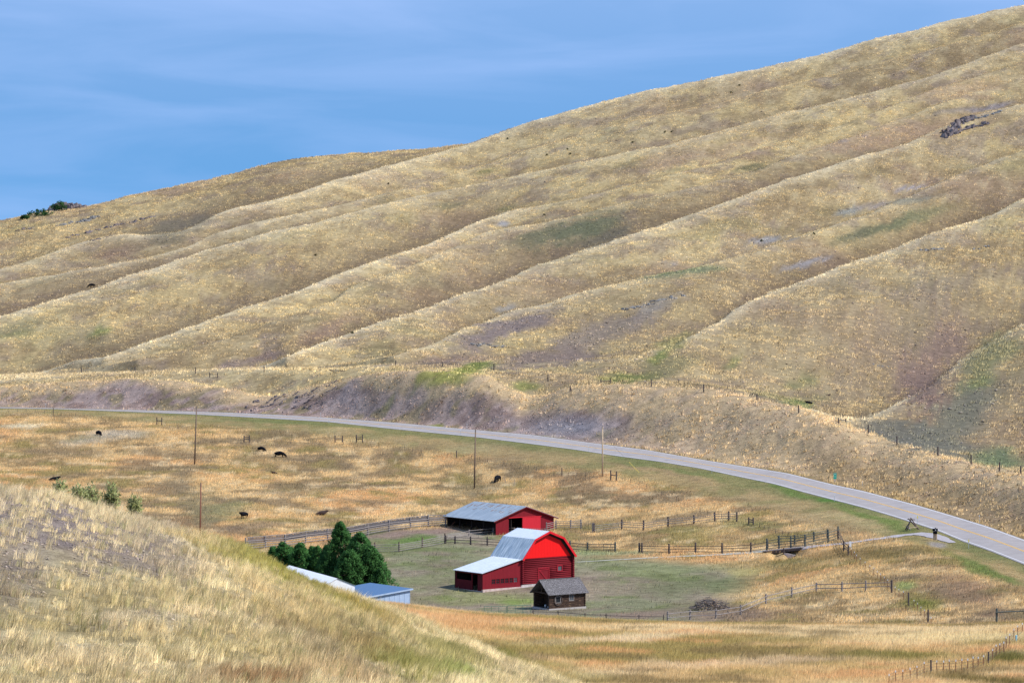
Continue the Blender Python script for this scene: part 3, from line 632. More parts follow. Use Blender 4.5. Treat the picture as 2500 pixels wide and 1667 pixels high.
def drape(name, pts, wid, m, dz=.05, ymin=300):
    ps = [P(a, b, ymin) for a, b in pts]; ctr = []
    for i in range(len(ps)-1):
        n_ = max(2, int((ps[i+1]-ps[i]).length/1.5))
        for k in range(n_): ctr.append((ps[i].lerp(ps[i+1], k/n_), wid[i]+(wid[i+1]-wid[i])*k/n_))
    ctr.append((ps[-1], wid[-1])); b_ = MB(); nx = 5
    for i, (c, wd) in enumerate(ctr):
        a = ctr[max(i-1, 0)][0]; e = ctr[min(i+1, len(ctr)-1)][0]; d = (e-a); d.z = 0; d.normalize(); sd_ = Vector((-d.y, d.x, 0))
        for j in range(nx):
            q = c+sd_*wd*((j/(nx-1))-.5)*(1+.12*math.sin(i*1.7+j)); b_.v.append((q.x, q.y, G(q.x, q.y)+dz))
    for i in range(len(ctr)-1):
        for j in range(nx-1): b_.f.append((i*nx+j, (i+1)*nx+j, (i+1)*nx+j+1, i*nx+j+1)); b_.mi.append(0)
    o = b_.build(name, m); tag(o, kind='structure'); return o
M_gravel = noisy('grey_gravel', (.34,.30,.31), (.44,.40,.40), 3.0, .98, c3=(.26,.22,.24))
M_track = noisy('pale_dust_track', (.40,.37,.30), (.48,.45,.38), 2.0, .98)
drape('gravel_drive', [(2325,1325),(2300,1315),(2275,1307),(2240,1303),(2200,1307),(2150,1315),(2078,1325),(1990,1334),(1960,1337)], [1.2,2.2,2.8,2.8,2.6,2.5,2.4,2.4,2.4], M_gravel, .08)
drape('farm_track', [(1868,1345),(1792,1351),(1656,1358),(1560,1363),(1490,1367),(1408,1372)], [2.4,2.0,1.3,1.0,.8,.6], M_track, .05)

# ---------------------------------------------------------------- gambrel barn with lean-to
TH = R(38)
def gable_roof_slab(b_, a, b, run, th, mi=0):
    """a, b: lower and upper edge points at the front; run: vector to the back"""
    a, b, run = Vector(a), Vector(b), Vector(run); nrm_ = (b-a).cross(run).normalized()
    if nrm_.z < 0: nrm_ = -nrm_
    b_.prism([a, b, b+run, a+run], nrm_*th)
def ribs(b_, a, b, run, pitch, w_, h_, off):
    a, b, run = Vector(a), Vector(b), Vector(run); nrm_ = (b-a).cross(run).normalized()
    if nrm_.z < 0: nrm_ = -nrm_
    n_ = int(run.length/pitch); rd = run.normalized()
    for i in range(1, n_):
        p = a+rd*i*pitch+nrm_*(off-.004); q = b+rd*i*pitch+nrm_*(off-.004)
        s_ = rd*w_/2; b_.prism([p-s_, p+s_, q+s_, q-s_], nrm_*h_)
def boards(b_, x0, x1, y, z0, z1, pitch, ztop=None, yo=-.02, bw=.04):
    """vertical battens on the face y = const, facing -y"""
    n_ = int((x1-x0)/pitch)
    for i in range(1, n_):
        x = x0+(x1-x0)*i/n_; t = ztop(x) if ztop else z1
        if t > z0+.05: b_.box(x-bw/2, x+bw/2, y+yo, y+.003, z0, t-.03)
org = P(1273, 1434, 380); org.z += 0.0
barn = thing('gambrel_barn', org, TH, 'bright red gambrel roofed barn of logs with a tin roofed lean-to on its left side', 'barn')
W, L = 10.4, 7.2; EV = 4.5; BX, BZ = 2.3, 7.3; AZ = 8.42
prof = [(0, EV), (BX, BZ), (W/2, AZ), (W-BX, BZ), (W, EV)]
b_ = MB(); b_.box(-.12, W+.12, -.12, L+.12, -1.6, .42); b_.build('foundation', M_stone, barn)
# log walls: rows of round logs around the four sides, stopping at the window and door on the front
b_ = MB(); dlog = .30; nlog = 14; z0 = .42+dlog/2
DX0, DX1, DZ1 = 3.35, 5.45, 2.75; WX0, WX1, WZ0, WZ1 = 7.15, 8.15, 2.15, 3.05
for i in range(nlog):
    z = z0+i*(EV-.42-dlog)/(nlog-1); r_ = dlog/2*rnd.uniform(.94, 1.0)
    segs = [(-.28, W+.28)]
    if z < DZ1: segs = [(-.28, DX0), (DX1, W+.28)]
    if WZ0 < z < WZ1: segs = [segs[0], (segs[1][0], WX0), (WX1, W+.28)] if len(segs) == 2 else [(-.28, WX0), (WX1, W+.28)]
    for a, e in segs: b_.tube((a, .1, z), (e, .1, z), r_, r_, 8)
    b_.tube((-.28, L-.1, z), (W+.28, L-.1, z), r_, r_, 8)
for i in range(nlog-1):
    z = z0+(i+.5)*(EV-.42-dlog)/(nlog-1); r_ = dlog/2*rnd.uniform(.93, .98)
    b_.tube((.1, -.3, z), (.1, L+.3, z), r_, r_, 8); b_.tube((W-.1, -.3, z), (W-.1, L+.3, z), r_, r_, 8)
b_.build('log_wall', M_redlog, barn, True)
# gable ends in fresh red boards
b_ = MB(); g = [(x, -.06, z+(.02 if 0 < i < 4 else 0)) for i, (x, z) in enumerate(prof)]
b_.prism([(g[0][0], -.06, EV-.02)]+g[1:4]+[(g[4][0], -.06, EV-.02)], (0, .14, 0))
def zt(x):
    x = x if x <= W/2 else W-x
    return EV+(BZ-EV)*x/BX if x < BX else BZ+(AZ-BZ)*(x-BX)/(W/2-BX)
boards(b_, 0, W, -.06, EV+.03, 0, .30, lambda x: zt(x)-.05, -.015, .03)
b_.build('gable', M_redbright, barn)
b_ = MB(); b_.prism([(x, L-.08, z) for x, z in prof], (0, .12, 0)); b_.build('gable', M_red, barn)
# roof
OV = .62
def off(p, q, e):
    d = (Vector(p)-Vector(q)).normalized(); return Vector(p)+d*e
pL0 = off((0, -OV, EV), (BX, -OV, BZ), .35); pL1 = Vector((BX, -OV, BZ)); pA = Vector((W/2, -OV, AZ)); pR1 = Vector((W-BX, -OV, BZ)); pR0 = off((W, -OV, EV), (W-BX, -OV, BZ), .32)
run = Vector((0, L+2*OV-.2, 0)); ds = Vector((0, 0, .12))
b_ = MB()
for a, e in ((pL1, pA), (pR1, pA)): gable_roof_slab(b_, a+ds, e+ds, run, .07); ribs(b_, a+ds, e+ds, run, .62, .05, .035, .07)
b_.build('upper_roof', M_tinbright, barn)
b_ = MB()
for a, e in ((pL0, pL1), (pR0, pR1)): gable_roof_slab(b_, a+ds, e+ds, run, .07); ribs(b_, a+ds, e+ds, run, .31, .06, .05, .07)
b_.build('lower_roof', M_tin, barn)
# rake boards: red trim along the front edge of the roof
b_ = MB(); tk = .34; pts = [pL0, pL1, pA, pR1, pR0]
for a, e in zip(pts[:-1], pts[1:]):
    nn = (e-a).cross(Vector((0, 1, 0))).normalized(); nn = nn if nn.z > 0 else -nn
    b_.prism([a+Vector((0, -.06, .12))+nn*.085, e+Vector((0, -.06, .12))+nn*.085, e+Vector((0, -.06, .12))-nn*(tk-.085), a+Vector((0, -.06, .12))-nn*(tk-.085)], (0, .057, 0))
b_.build('rake_board', M_redtrim, barn)
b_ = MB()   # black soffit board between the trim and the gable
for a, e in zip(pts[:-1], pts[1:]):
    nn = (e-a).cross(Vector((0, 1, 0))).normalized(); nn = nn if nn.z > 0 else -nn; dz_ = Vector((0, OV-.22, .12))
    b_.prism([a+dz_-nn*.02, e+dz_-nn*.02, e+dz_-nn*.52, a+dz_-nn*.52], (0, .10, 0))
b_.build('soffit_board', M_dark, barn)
# door and window of the log front
b_ = MB(); b_.box(DX0+.08, DX1-.08, -.02, .06, .44, DZ1-.08); boards(b_, DX0+.08, DX1-.08, -.02, .46, DZ1-.1, .22)
M_doortrim = noisy('crimson_frame_paint', (.30,.010,.022), (.36,.012,.026), 3.0, .65)
dr = b_.build('door', M_red, barn)
b_ = MB(); b_.bar((DX0+.15, -.07, DZ1-.2), (DX1-.15, -.07, .62), .05, .12); b_.box(DX0+.09, DX1-.09, -.08, -.045, DZ1-.26, DZ1-.14); b_.box(DX0+.09, DX1-.09, -.08, -.045, .5, .62); b_.build('brace', M_doortrim, dr)
b_ = MB(); b_.box(DX0-.06, DX0+.075, -.1, .12, .42, DZ1); b_.box(DX1-.075, DX1+.06, -.1, .12, .42, DZ1); b_.box(DX0-.06, DX1+.06, -.105, .12, DZ1+.002, DZ1+.12); b_.build('door_frame', M_doortrim, barn)
wn = MB(); wn.box(WX0-.04, WX0+.1, -.1, .1, WZ0-.04, WZ1+.04); wn.box(WX1-.1, WX1+.04, -.1, .1, WZ0-.04, WZ1+.04); wn.box(WX0+.1, WX1-.1, -.1, .1, WZ1-.09, WZ1+.04); wn.box(WX0+.1, WX1-.1, -.1, .1, WZ0-.04, WZ0+.09)
wn = wn.build('window', M_doortrim, barn); b_ = MB(); b_.box(WX0+.1, WX1-.1, 0, .04, WZ0+.09, WZ1-.09); b_.build('pane', M_glassg, wn)
# lean-to
LW = 7.6; LZ0, LZ1 = 2.72, 4.4
ll = lambda x: LZ1+(LZ1-LZ0)*x/LW
b_ = MB(); b_.box(-LW-.05, -.14, -.1, .2, -1.6, .18); b_.box(-LW-.05, -LW+.2, .2, L, -1.6, -.1); b_.build('footing', M_pink, barn)
S0 = .88; S1 = 1.72; NWN = 6; sx0, sx1 = -5.95, -.75
b_ = MB()
b_.prism([(-LW, 0, .18), (sx0, 0, .18), (sx0, 0, ll(sx0)), (-LW, 0, ll(-LW))], (0, .12, 0))
b_.prism([(sx1, 0, .18), (-.16, 0, .18), (-.16, 0, ll(-.16)), (sx1, 0, ll(sx1))], (0, .12, 0))
b_.box(sx0, sx1, 0, .12, .18, S0); b_.prism([(sx0, 0, S1), (sx1, 0, S1), (sx1, 0, ll(sx1)), (sx0, 0, ll(sx0))], (0, .12, 0))
for x0_, x1_, za, fz in ((-LW, sx0, .2, ll), (sx1, -.16, .2, ll)): boards(b_, x0_, x1_, 0, za, 0, .26, fz)
n_ = int((sx1-sx0)/.26)
for i in range(n_):
    x = sx0+(i+.5)*(sx1-sx0)/n_; b_.box(x-.02, x+.02, -.02, .003, .2, S0-.02); b_.box(x-.02, x+.02, -.02, .003, S1+.02, ll(x)-.05)
b_.build('lean_to_wall', M_red, barn)
pw = (sx1-sx0)/NWN
for i in range(NWN):
    a = sx0+i*pw+.03; e = sx0+(i+1)*pw-.03; b_ = MB(); t_ = .07
    b_.box(a, a+t_, -.03, .1, S0, S1); b_.box(e-t_, e, -.03, .1, S0, S1); b_.box(a+t_, e-t_, -.03, .1, S1-t_, S1); b_.box(a+t_, e-t_, -.03, .1, S0, S0+t_)
    m_ = (a+e)/2; b_.box(m_-.015, m_+.015, .0, .05, S0+t_, S1-t_); b_.box(a+t_, m_-.016, .0, .05, (S0+S1)/2-.015, (S0+S1)/2+.015); b_.box(m_+.016, e-t_, .0, .05, (S0+S1)/2-.015, (S0+S1)/2+.015)
    wi = b_.build('window', M_red, barn); b_ = MB(); b_.box(a+t_, e-t_, .06, .08, S0+t_, S1-t_); b_.build('pane', M_glass if i < 5 else M_glassg, wi)
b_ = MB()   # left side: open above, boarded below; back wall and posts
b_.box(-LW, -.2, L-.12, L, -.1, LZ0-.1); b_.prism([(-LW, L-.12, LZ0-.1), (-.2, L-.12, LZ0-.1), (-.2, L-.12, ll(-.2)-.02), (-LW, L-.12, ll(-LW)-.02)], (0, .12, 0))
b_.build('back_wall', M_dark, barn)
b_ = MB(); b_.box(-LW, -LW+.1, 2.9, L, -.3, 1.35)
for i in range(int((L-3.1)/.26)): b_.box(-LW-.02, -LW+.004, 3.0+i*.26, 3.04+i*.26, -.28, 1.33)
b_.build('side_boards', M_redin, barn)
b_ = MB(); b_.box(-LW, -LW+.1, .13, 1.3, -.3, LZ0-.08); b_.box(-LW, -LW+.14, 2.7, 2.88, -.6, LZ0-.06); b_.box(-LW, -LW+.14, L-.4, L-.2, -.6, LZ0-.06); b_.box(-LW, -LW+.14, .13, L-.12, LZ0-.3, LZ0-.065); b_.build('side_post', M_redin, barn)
b_ = MB(); a = Vector((-LW-.35, -.28, LZ0-.055)); e = Vector((.05, -.28, ll(.05)+.02)); rn = Vector((0, L+.3, 0))
gable_roof_slab(b_, a, e, rn, .08); ribs(b_, a, e, rn, .75, .05, .03, .08); b_.build('lean_to_roof', M_tinbright, barn)

# ---------------------------------------------------------------- hay barn behind
org = P(1211, 1306, 440)
hb = thing('hay_barn', org, R(37), 'long low red barn with a rusty tin roof and open doorway behind the gambrel barn', 'barn')
HW, HL = 13.4, 15.4; HE, HA = 2.75, 4.95
hz = lambda x: HE+(HA-HE)*(x if x <= HW/2 else HW-x)/(HW/2)
ox0, ox1, oz = 2.9, 6.0, 3.05
b_ = MB()
b_.prism([(0, 0, -.8), (ox0, 0, -.8), (ox0, 0, hz(ox0)), (0, 0, HE)], (0, .12, 0))
b_.prism([(ox0, 0, oz), (ox1, 0, oz), (ox1, 0, hz(ox1)), (ox0, 0, hz(ox0))], (0, .12, 0))
b_.prism([(ox1, 0, -.8), (HW, 0, -.8), (HW, 0, HE), (HW/2, 0, HA), (ox1, 0, hz(ox1))], (0, .12, 0))
for x in np.arange(.3, HW, .3):
    if ox0-.1 < x < ox1+.1: b_.box(x-.02, x+.02, -.022, .003, oz+.05, hz(x)-.05)
    else: b_.box(x-.02, x+.02, -.022, .003, -.5, hz(x)-.05)
b_.box(HW-.12, HW, .12, HL, -.8, HE-.02)
b_.build('board_wall', M_red, hb)
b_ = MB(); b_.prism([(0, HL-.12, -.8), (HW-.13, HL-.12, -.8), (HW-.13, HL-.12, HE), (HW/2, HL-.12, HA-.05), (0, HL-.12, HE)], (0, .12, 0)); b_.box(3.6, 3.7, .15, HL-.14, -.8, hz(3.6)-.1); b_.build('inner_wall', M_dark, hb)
b_ = MB(); b_.box(ox1+.02, 10.2, -.12, -.04, -.05, oz-.1)
for x in np.arange(ox1+.3, 10.1, .3): b_.box(x-.015, x+.015, -.135, -.117, 0, oz-.15)
sd2 = b_.build('sliding_door', M_reddoor, hb); b_ = MB(); b_.box(ox0-.1, 10.4, -.16, -.03, oz-.06, oz+.06); b_.build('door_track', M_reddoor, hb)
for i in range(5): b_ = MB(); y_ = .3+i*(HL-.6)/4; b_.tube((.12, y_, -.9), (.12, y_, HE-.02), .11, .1); b_.build('side_post', M_dark, hb)
b_ = MB(); e0 = .75
sl = (HA-HE)/(HW/2)
aL = Vector((-e0, -.45, HE-e0*sl+.02)); aR = Vector((HW+e0, -.45, HE-e0*sl+.02)); ap = Vector((HW/2, -.45, HA+.02)); rn = Vector((0, HL+.9, 0))
for a in (aL, aR): gable_roof_slab(b_, a, ap, rn, .06); ribs(b_, a, ap, rn, .85, .05, .03, .06)
rf = b_.build('roof', M_tinold, hb)
M_lap = noisy('rusty_roof_lap', (.20,.15,.135), (.29,.23,.22), 5, .9)   # rusty laps on the upper courses of the near slope
for i in range(36):
    b_ = MB(); t0_ = rnd.uniform(.48, .9); ln_ = rnd.uniform(.05, .2); y_ = rnd.uniform(.3, HL); 
    p = aL.lerp(ap, t0_)+Vector((0, y_, 0)); q = aL.lerp(ap, min(t0_+ln_, .99))+Vector((0, y_, 0)); nn = Vector((-sl, 0, 1)).normalized()
    b_.prism([p+nn*.058, p+nn*.058+Vector((0, .28, 0)), q+nn*.058+Vector((0, .28, 0)), q+nn*.058], nn*.018); b_.build('rust_patch', M_lap, rf)
b_ = MB(); 
for a in (aL, aR):
    b_.prism([a+Vector((0, -.03, -.2)), ap+Vector((0, -.03, -.2)), ap+Vector((0, -.03, .0)), a+Vector((0, -.03, .0))], (0, .028, 0))
b_.build('rake_board', M_redin, hb)
b_ = MB(); b_.tube((-.1, HL-.6, .2), (1.0, HL-1.2, 1.6), .05, .05); b_.build('leaning_bar', M_rust, hb)

# ---------------------------------------------------------------- log cabin
org = P(1341, 1489, 330)
cb = thing('log_cabin', org, R(33), 'small brown log cabin with grey shingle roof and a dark open porch', 'cabin')
CW, CL = 6.35, 4.2; CE, CA = 2.45, 4.15
b_ = MB(); b_.box(-.1, CW+.1, -.12, CL+.1, -1.2, .2); b_.build('sill_foundation', M_chink, cb)
b_ = MB(); b_.box(.0, 1.85, .0, CL, .203, .23); b_.build('porch_shade_floor', M_dark, cb)  # dark sheet over the floor; the porch's shade is put into its colour
b_ = MB(); wx = [(1.05, 2.0, .95, 1.95), (3.45, 4.35, 1.15, 2.15)]
PX0 = .05
for i in range(9):
    z = .33+i*.25; seg = [(0.0, CW)]
    for (a, e, z0_, z1_) in wx:
        if z0_-.02 < z < z1_+.02:
            ns_ = []
            for (s0_, s1_) in seg:
                if s0_ < a and s1_ > e: ns_ += [(s0_, a), (e, s1_)]
                else: ns_.append((s0_, s1_))
            seg = ns_
    for s0_, s1_ in seg: b_.bar((s0_, .07, z), (s1_, .07, z), .15, rnd.uniform(.215, .24))
    b_.bar((0, CL-.07, z), (CW, CL-.07, z), .15, .235); b_.bar((CW-.07, -.12, z+.06), (CW-.07, CL+.1, z+.06), .15, .235)
    b_.bar((1.9, .16, z), (1.9, CL-.16, z), .12, .235)
b_.build('log_wall', M_logs, cb)
b_ = MB(); b_.box(0, .14, .15, .3, .2, CE); b_.box(0, .14, CL-.3, CL-.15, .2, CE); b_.box(0.02, .12, CL/2-.06, CL/2+.06, CE+.02, CA-.15); b_.box(0, .12, .0, CL, CE-.15, CE+.02); b_.build('porch_post', M_logs, cb)
b_ = MB(); b_.prism([(CW-.1, 0, CE), (CW-.1, CL, CE), (CW-.1, CL/2, CA-.08)], (.08, 0, 0)); b_.prism([(1.85, 0.16, CE), (1.85, CL-.16, CE), (1.85, CL/2, CA-.15)], (.08, 0, 0)); b_.build('gable', M_dark, cb)
b_ = MB(); hz2 = (CA-CE)/(CL/2); eo = .42
for sgn in (0, 1):
    n_c = 15
    for i in range(n_c):   # courses of shingles, each course a run of short uneven boards
        f0 = i/n_c; f1 = (i+1)/n_c; y0_ = -eo+(CL/2+eo)*f0; y1_ = -eo+(CL/2+eo)*f1+.08; z0_ = CE+.08+hz2*y0_+.02; z1_ = CE+.08+hz2*y1_-.02
        x = -.4
        while x < CW+.35:
            w_ = rnd.uniform(.14, .34); dz = rnd.uniform(0, .03); x1_ = min(x+w_-.012, CW+.4); dy = rnd.uniform(-.04, .02)
            ya_, yb2 = (y0_+dy, y1_) if sgn == 0 else (CL-y0_-dy, CL-y1_)
            b_.prism([(x, ya_, z0_+dz), (x1_, ya_, z0_+dz), (x1_, yb2, z1_), (x, yb2, z1_)], (0, 0, .035)); x += w_
    y0_, y1_ = (-eo+.03, CL/2) if sgn == 0 else (CL+eo-.03, CL/2)
    b_.prism([(-.38, y0_, CE+.02-hz2*(eo-.03)), (CW+.38, y0_, CE+.02-hz2*(eo-.03)), (CW+.38, y1_, CA+.02), (-.38, y1_, CA+.02)], (0, 0, .04))
b_.box(-.42, CW+.42, CL/2-.12, CL/2+.12, CA+.10, CA+.16)
b_.build('shingle_roof', M_shingle, cb)
for k_, (a, e, z0_, z1_) in enumerate(wx):
    b_ = MB(); t_ = .09; b_.box(a, a+t_, -.05, .15, z0_, z1_); b_.box(e-t_, e, -.05, .15, z0_, z1_); b_.box(a+t_, e-t_, -.05, .15, z1_-t_, z1_); b_.box(a+t_, e-t_, -.05, .15, z0_, z0_+t_)
    if k_ == 1:
        m_ = (a+e)/2; zm = (z0_+z1_)/2; b_.box(m_-.02, m_+.02, -.03, .02, z0_+t_, z1_-t_); b_.box(a+t_, m_-.021, -.03, .02, zm-.02, zm+.02); b_.box(m_+.021, e-t_, -.03, .02, zm-.02, zm+.02)
    wi = b_.build('window', M_wood, cb); b_ = MB(); b_.box(a+t_, e-t_, .03, .06, z0_+t_, z1_-t_); b_.build('pane', M_glass if k_ == 0 else M_glassg, wi)
cbm = Matrix.Translation(org) @ Matrix.Rotation(R(33), 4, 'Z')
b_ = MB(); n_ = 20; cx_, cz_ = 1.52, 1.42
for i in range(n_):
    t0_, t1_ = 2*math.pi*i/n_, 2*math.pi*(i+1)/n_
    b_.bar((.66*math.cos(t0_), 0, .76*math.sin(t0_)), (.66*math.cos(t1_), 0, .76*math.sin(t1_)), .07, .09)
o = b_.build('wheel_rim', M_woodd); o.location = cbm @ Vector((cx_, -.11, cz_)); o.rotation_euler = (0, 0, R(33)); tag(o, 'round dark wooden wheel rim hanging around the left window of the log cabin', 'wheel rim')
for (a, y_, sz, nm, lb) in ((.75, 1.0, (.5,.3,.22), 'white_box', 'low white box on the cabin porch floor nearest the corner'), (.8, 2.2, (.3,.25,.35), 'white_pail', 'small white pail further back in the dark cabin porch')):
    b_ = MB()
    if 'pail' in nm: b_.tube((0,0,0), (0,0,sz[2]), .12, .16, 12); b_.tube((0,0,sz[2]), (0,0,sz[2]+.03), .17, .17, 12)
    else: b_.box(-sz[0]/2, sz[0]/2, -sz[1]/2, sz[1]/2, 0, sz[2]); b_.box(-sz[0]/2-.02, sz[0]/2+.02, -sz[1]/2-.02, sz[1]/2+.02, sz[2]+.001, sz[2]+.04)
    o = b_.build(nm, M_white); o.location = cbm @ Vector((a, y_, .2)); o.rotation_euler = (0, 0, R(20)); tag(o, lb, nm.split('_')[1])

# ---------------------------------------------------------------- blue-grey shed and white shed behind the foreground hill
org = PD(1001, 428); org.z = 428*float(q2t(1476))
sh = thing('blue_shed', org, R(38), 'low blue grey metal shed with sloping blue roof half hidden by the foreground slope', 'shed')
bw_, bl_ = 8.6, 10.6; sz = lambda x: 2.35+ (x)*.085
b_ = MB(); b_.prism([(-bw_, 0, -1.5), (0, 0, -1.5), (0, 0, sz(0)), (-bw_, 0, sz(-bw_))], (0, .1, 0)); b_.box(-.1, 0, .1, bl_, -1.5, sz(0)-.03); b_.box(-bw_, -bw_+.1, .1, bl_, -1.5, sz(-bw_)-.03)
for x in np.arange(-bw_+.4, 0, .9): b_.box(x-.03, x+.03, -.03, .004, -1, sz(x)-.1)
b_.build('wall', M_bluewall, sh)
b_ = MB(); gable_roof_slab(b_, (-bw_-.3, -.3, sz(-bw_-.3)), (.35, -.3, sz(.35)), (0, bl_+.5, 0), .08); b_.build('roof', M_blueroof, sh)
b_ = MB(); b_.prism([(-bw_-.3, -.34, sz(-bw_-.3)-.12), (.35, -.34, sz(.35)-.12), (.35, -.34, sz(.35)+.1), (-bw_-.3, -.34, sz(-bw_-.3)+.1)], (0, .038, 0)); b_.build('fascia', M_bluewall, sh)
p0 = PD(823, 424); p0.z = 424*float(q2t(1412)); p1 = PD(706, 445); p1.z = 445*float(q2t(1380))
dv = p1-p0; rz = math.atan2(dv.y, dv.x)
ws = thing('white_shed', Vector((p0.x, p0.y, 0)), rz, 'long low shed with white roof sheets half buried behind the foreground hill beside the spruces', 'shed')
Ln = math.hypot(dv.x, dv.y); za, zb = p0.z, p1.z
b_ = MB(); b_.prism([(0, 3.2, za-1.6), (Ln, 3.2, zb-1.6), (Ln, 0, zb), (0, 0, za)], (0, .0, .06)); b_.build('roof', M_white, ws)
b_ = MB(); b_.prism([(0, -3.0, za-1.2), (Ln, -3.0, zb-1.2), (Ln, -.02, zb+.02), (0, -.02, za+.02)], (0, 0, .06)); b_.box(-.05, Ln+.05, -.2, .1, 0, 0.01) if False else None
b_.build('back_roof', noisy('mossy_roofing', (.16,.22,.18), (.24,.30,.26), 4, .9), ws)
b_ = MB(); b_.prism([(.1, 2.9, za-4), (.1, 2.9, za-1.5), (.1, 0, za-.03), (.1, -2.8, za-1.2), (.1, -2.8, za-4)], (.1, 0, 0)); b_.box(.2, Ln-.1, 2.8, 2.9, min(za, zb)-5, min(za, zb)-1.6); b_.build('wall', M_white, ws)
# ---------------------------------------------------------------- fences
def fence(name, label, pts, ph, pr, rails, rr, mp_, mr_, ymin=300, group=None, wob=.03, wire=None, box=False, tops=None, cat='fence', skip=(), plen=None, steel=None):
    """pts: photo pixels of the post feet. rails: heights. wire: list of wire heights. steel: indexes that are thin steel posts"""
    g = [P(a, b, ymin) for a, b in pts]; o = thing(name, g[0], 0, label, cat, group); o0 = g[0]
    for i, p in enumerate(g):
        if i in skip: continue
        b_ = MB(); hh = (plen[i] if plen else ph)*rnd.uniform(.95, 1.06); tx, ty = rnd.uniform(-wob, wob), rnd.uniform(-wob, wob); q = p-o0
        if steel is not None and (steel == 'all' or i in steel):
            b_.bar(q+Vector((0, 0, -.2)), q+Vector((tx, ty, hh-.18)), .07, .07); pe = b_.build('post', M_rust if tops else M_woodd, o)
            if tops: b_ = MB(); b_.bar(q+Vector((tx, ty, hh-.19)), q+Vector((tx, ty, hh)), .085, .085); b_.build('post_tip', M_white, pe)
        else:
            b_.tube(q+Vector((0, 0, -.3)), q+Vector((tx, ty, hh)), pr*1.05, pr*.92, 8); b_.build('post', mp_, o)
    for i in range(len(g)-1):
        a = g[i]-o0; c = g[i+1]-o0; d = (c-a); 
        if d.length > 60: continue
        for hgt in rails:
            j0, j1 = rnd.uniform(-.05, .05), rnd.uniform(-.05, .05); b_ = MB(); e = d.normalized()*.15
            sdv = d.cross(Vector((0, 0, 1))).normalized()*(pr+rr*.3)
            sdv = sdv if sdv.y < 0 else -sdv
            if box: b_.bar(a-e+sdv+Vector((0, 0, hgt+j0)), c+e+sdv+Vector((0, 0, hgt+j1)), .04, rr*2)
            else: b_.tube(a-e+sdv+Vector((0, 0, hgt+j0)), c+e+sdv+Vector((0, 0, hgt+j1)), rr, rr*.8, 6)
            b_.build('rail', mr_, o)
    if wire:
        b_ = MB()
        for i in range(len(g)-1):
            a = g[i]-o0; c = g[i+1]-o0
            for hgt in wire: b_.tube(a+Vector((0, 0, hgt)), c+Vector((0, 0, hgt)), .012, .012, 3, False)
        b_.build('wire', M_wire, o)
    return o
def hbrace(o, o0, a, b, ph, ymin=300, m=None, rails=(.85,)):
    pa, pb = P(*a, ymin), P(*b, ymin); m = m or M_woodd
    for p in (pa, pb): b_ = MB(); q = p-o0; b_.tube(q+Vector((0, 0, -.3)), q+Vector((0, 0, ph*rnd.uniform(.95, 1.05))), .14, .13, 8); b_.build('brace_post', m, o)
    for r_ in rails: b_ = MB(); b_.tube(pa-o0+Vector((0, 0, r_*ph)), pb-o0+Vector((0, 0, r_*ph)), .09, .09, 6); b_.build('brace_rail', m, o)

# the wire fence between pasture and road verge
pa = [(20,1006),(43,1007),(64,1007),(86,1008),(108,1009),(130,1014),(149,1014),(169,1016),(185,1017),(206,1020),(227,1022),(247,1024),(268,1026),(290,1029),(313,1031),(334,1033),(357,1035)]
o = fence('wire_fence', 'wire fence of thin posts beside the far left end of the road', pa, 1.15, .1, [], .05, M_woodd, M_wood, 450, 'stretches of pasture wire fence', wire=(.4,.8,1.1), steel=[i for i in range(len(pa)) if i != 5], plen=[1.9 if i == 5 else 1.1 for i in range(len(pa))])
o0 = o.location.copy(); hbrace(o, o0, (383,1037), (395,1038), 1.9, 450, rails=(.55,))
pb = [(414,1043),(434,1047),(455,1054),(477,1058),(499,1063),(519,1067),(538,1071),(556,1073),(574,1075)]
o = fence('wire_fence', 'sagging wire fence between the leftmost pair of bracing posts and the next in the pasture', pb, 1.1, .1, [], .05, M_woodd, M_wood, 450, 'stretches of pasture wire fence', wire=(.4,.8,1.1), steel='all')
hbrace(o, o.location.copy(), (596,1080), (609,1080), 1.7, 450, rails=(.5,.75))
pc = [(628,1081),(649,1081),(669,1082),(688,1083),(710,1083),(732,1083),(753,1082),(773,1081),(798,1080)]
o = fence('wire_fence', 'level wire fence in mid pasture ending at two close pairs of bracing posts', pc, 1.1, .1, [], .05, M_woodd, M_wood, 450, 'stretches of pasture wire fence', wire=(.4,.8,1.1), steel='all')
o0 = o.location.copy(); hbrace(o, o0, (818,1081), (836,1081), 1.75, 450, rails=(.45,.6)); hbrace(o, o0, (870,1081), (885,1081), 1.95, 450, rails=(.45,.65))
pd_ = [(904,1087),(925,1089),(947,1091),(967,1093),(988,1096),(1007,1101),(1029,1106),(1052,1108),(1071,1111),(1093,1117),(1115,1119),(1132,1120),(1151,1121),(1171,1125),(1190,1128),(1211,1131),(1230,1133),(1250,1138),(1270,1143),(1290,1147),(1310,1150),(1331,1156),(1352,1160),(1372,1163),(1387,1163),(1408,1164),(1429,1163),(1450,1161),(1480,1166)]
o = fence('wire_fence', 'long wire fence with two stout posts crossing the pasture behind the barns', pd_, 1.1, .11, [], .05, M_woodd, M_wood, 450, 'stretches of pasture wire fence', wire=(.4,.8,1.1), steel=[i for i in range(len(pd_)) if i not in (10, 23)], plen=[1.8 if i in (10, 23) else 1.1 for i in range(len(pd_))])
hbrace(o, o.location.copy(), (1491,1172), (1505,1174), 2.0, 450, rails=(.55,))
pe = [(1520,1176),(1540,1181),(1560,1186),(1579,1192),(1597,1201),(1615,1210),(1633,1217),(1651,1224),(1670,1238),(1690,1246),(1709,1253),(1727,1259),(1746,1263),(1762,1265),(1779,1266)]
o = fence('wire_fence', 'wire fence running down in front of the road verge towards the pole fence', pe, 1.1, .1, [], .05, M_woodd, M_wood, 430, 'stretches of pasture wire fence', wire=(.4,.8,1.1), steel='all')
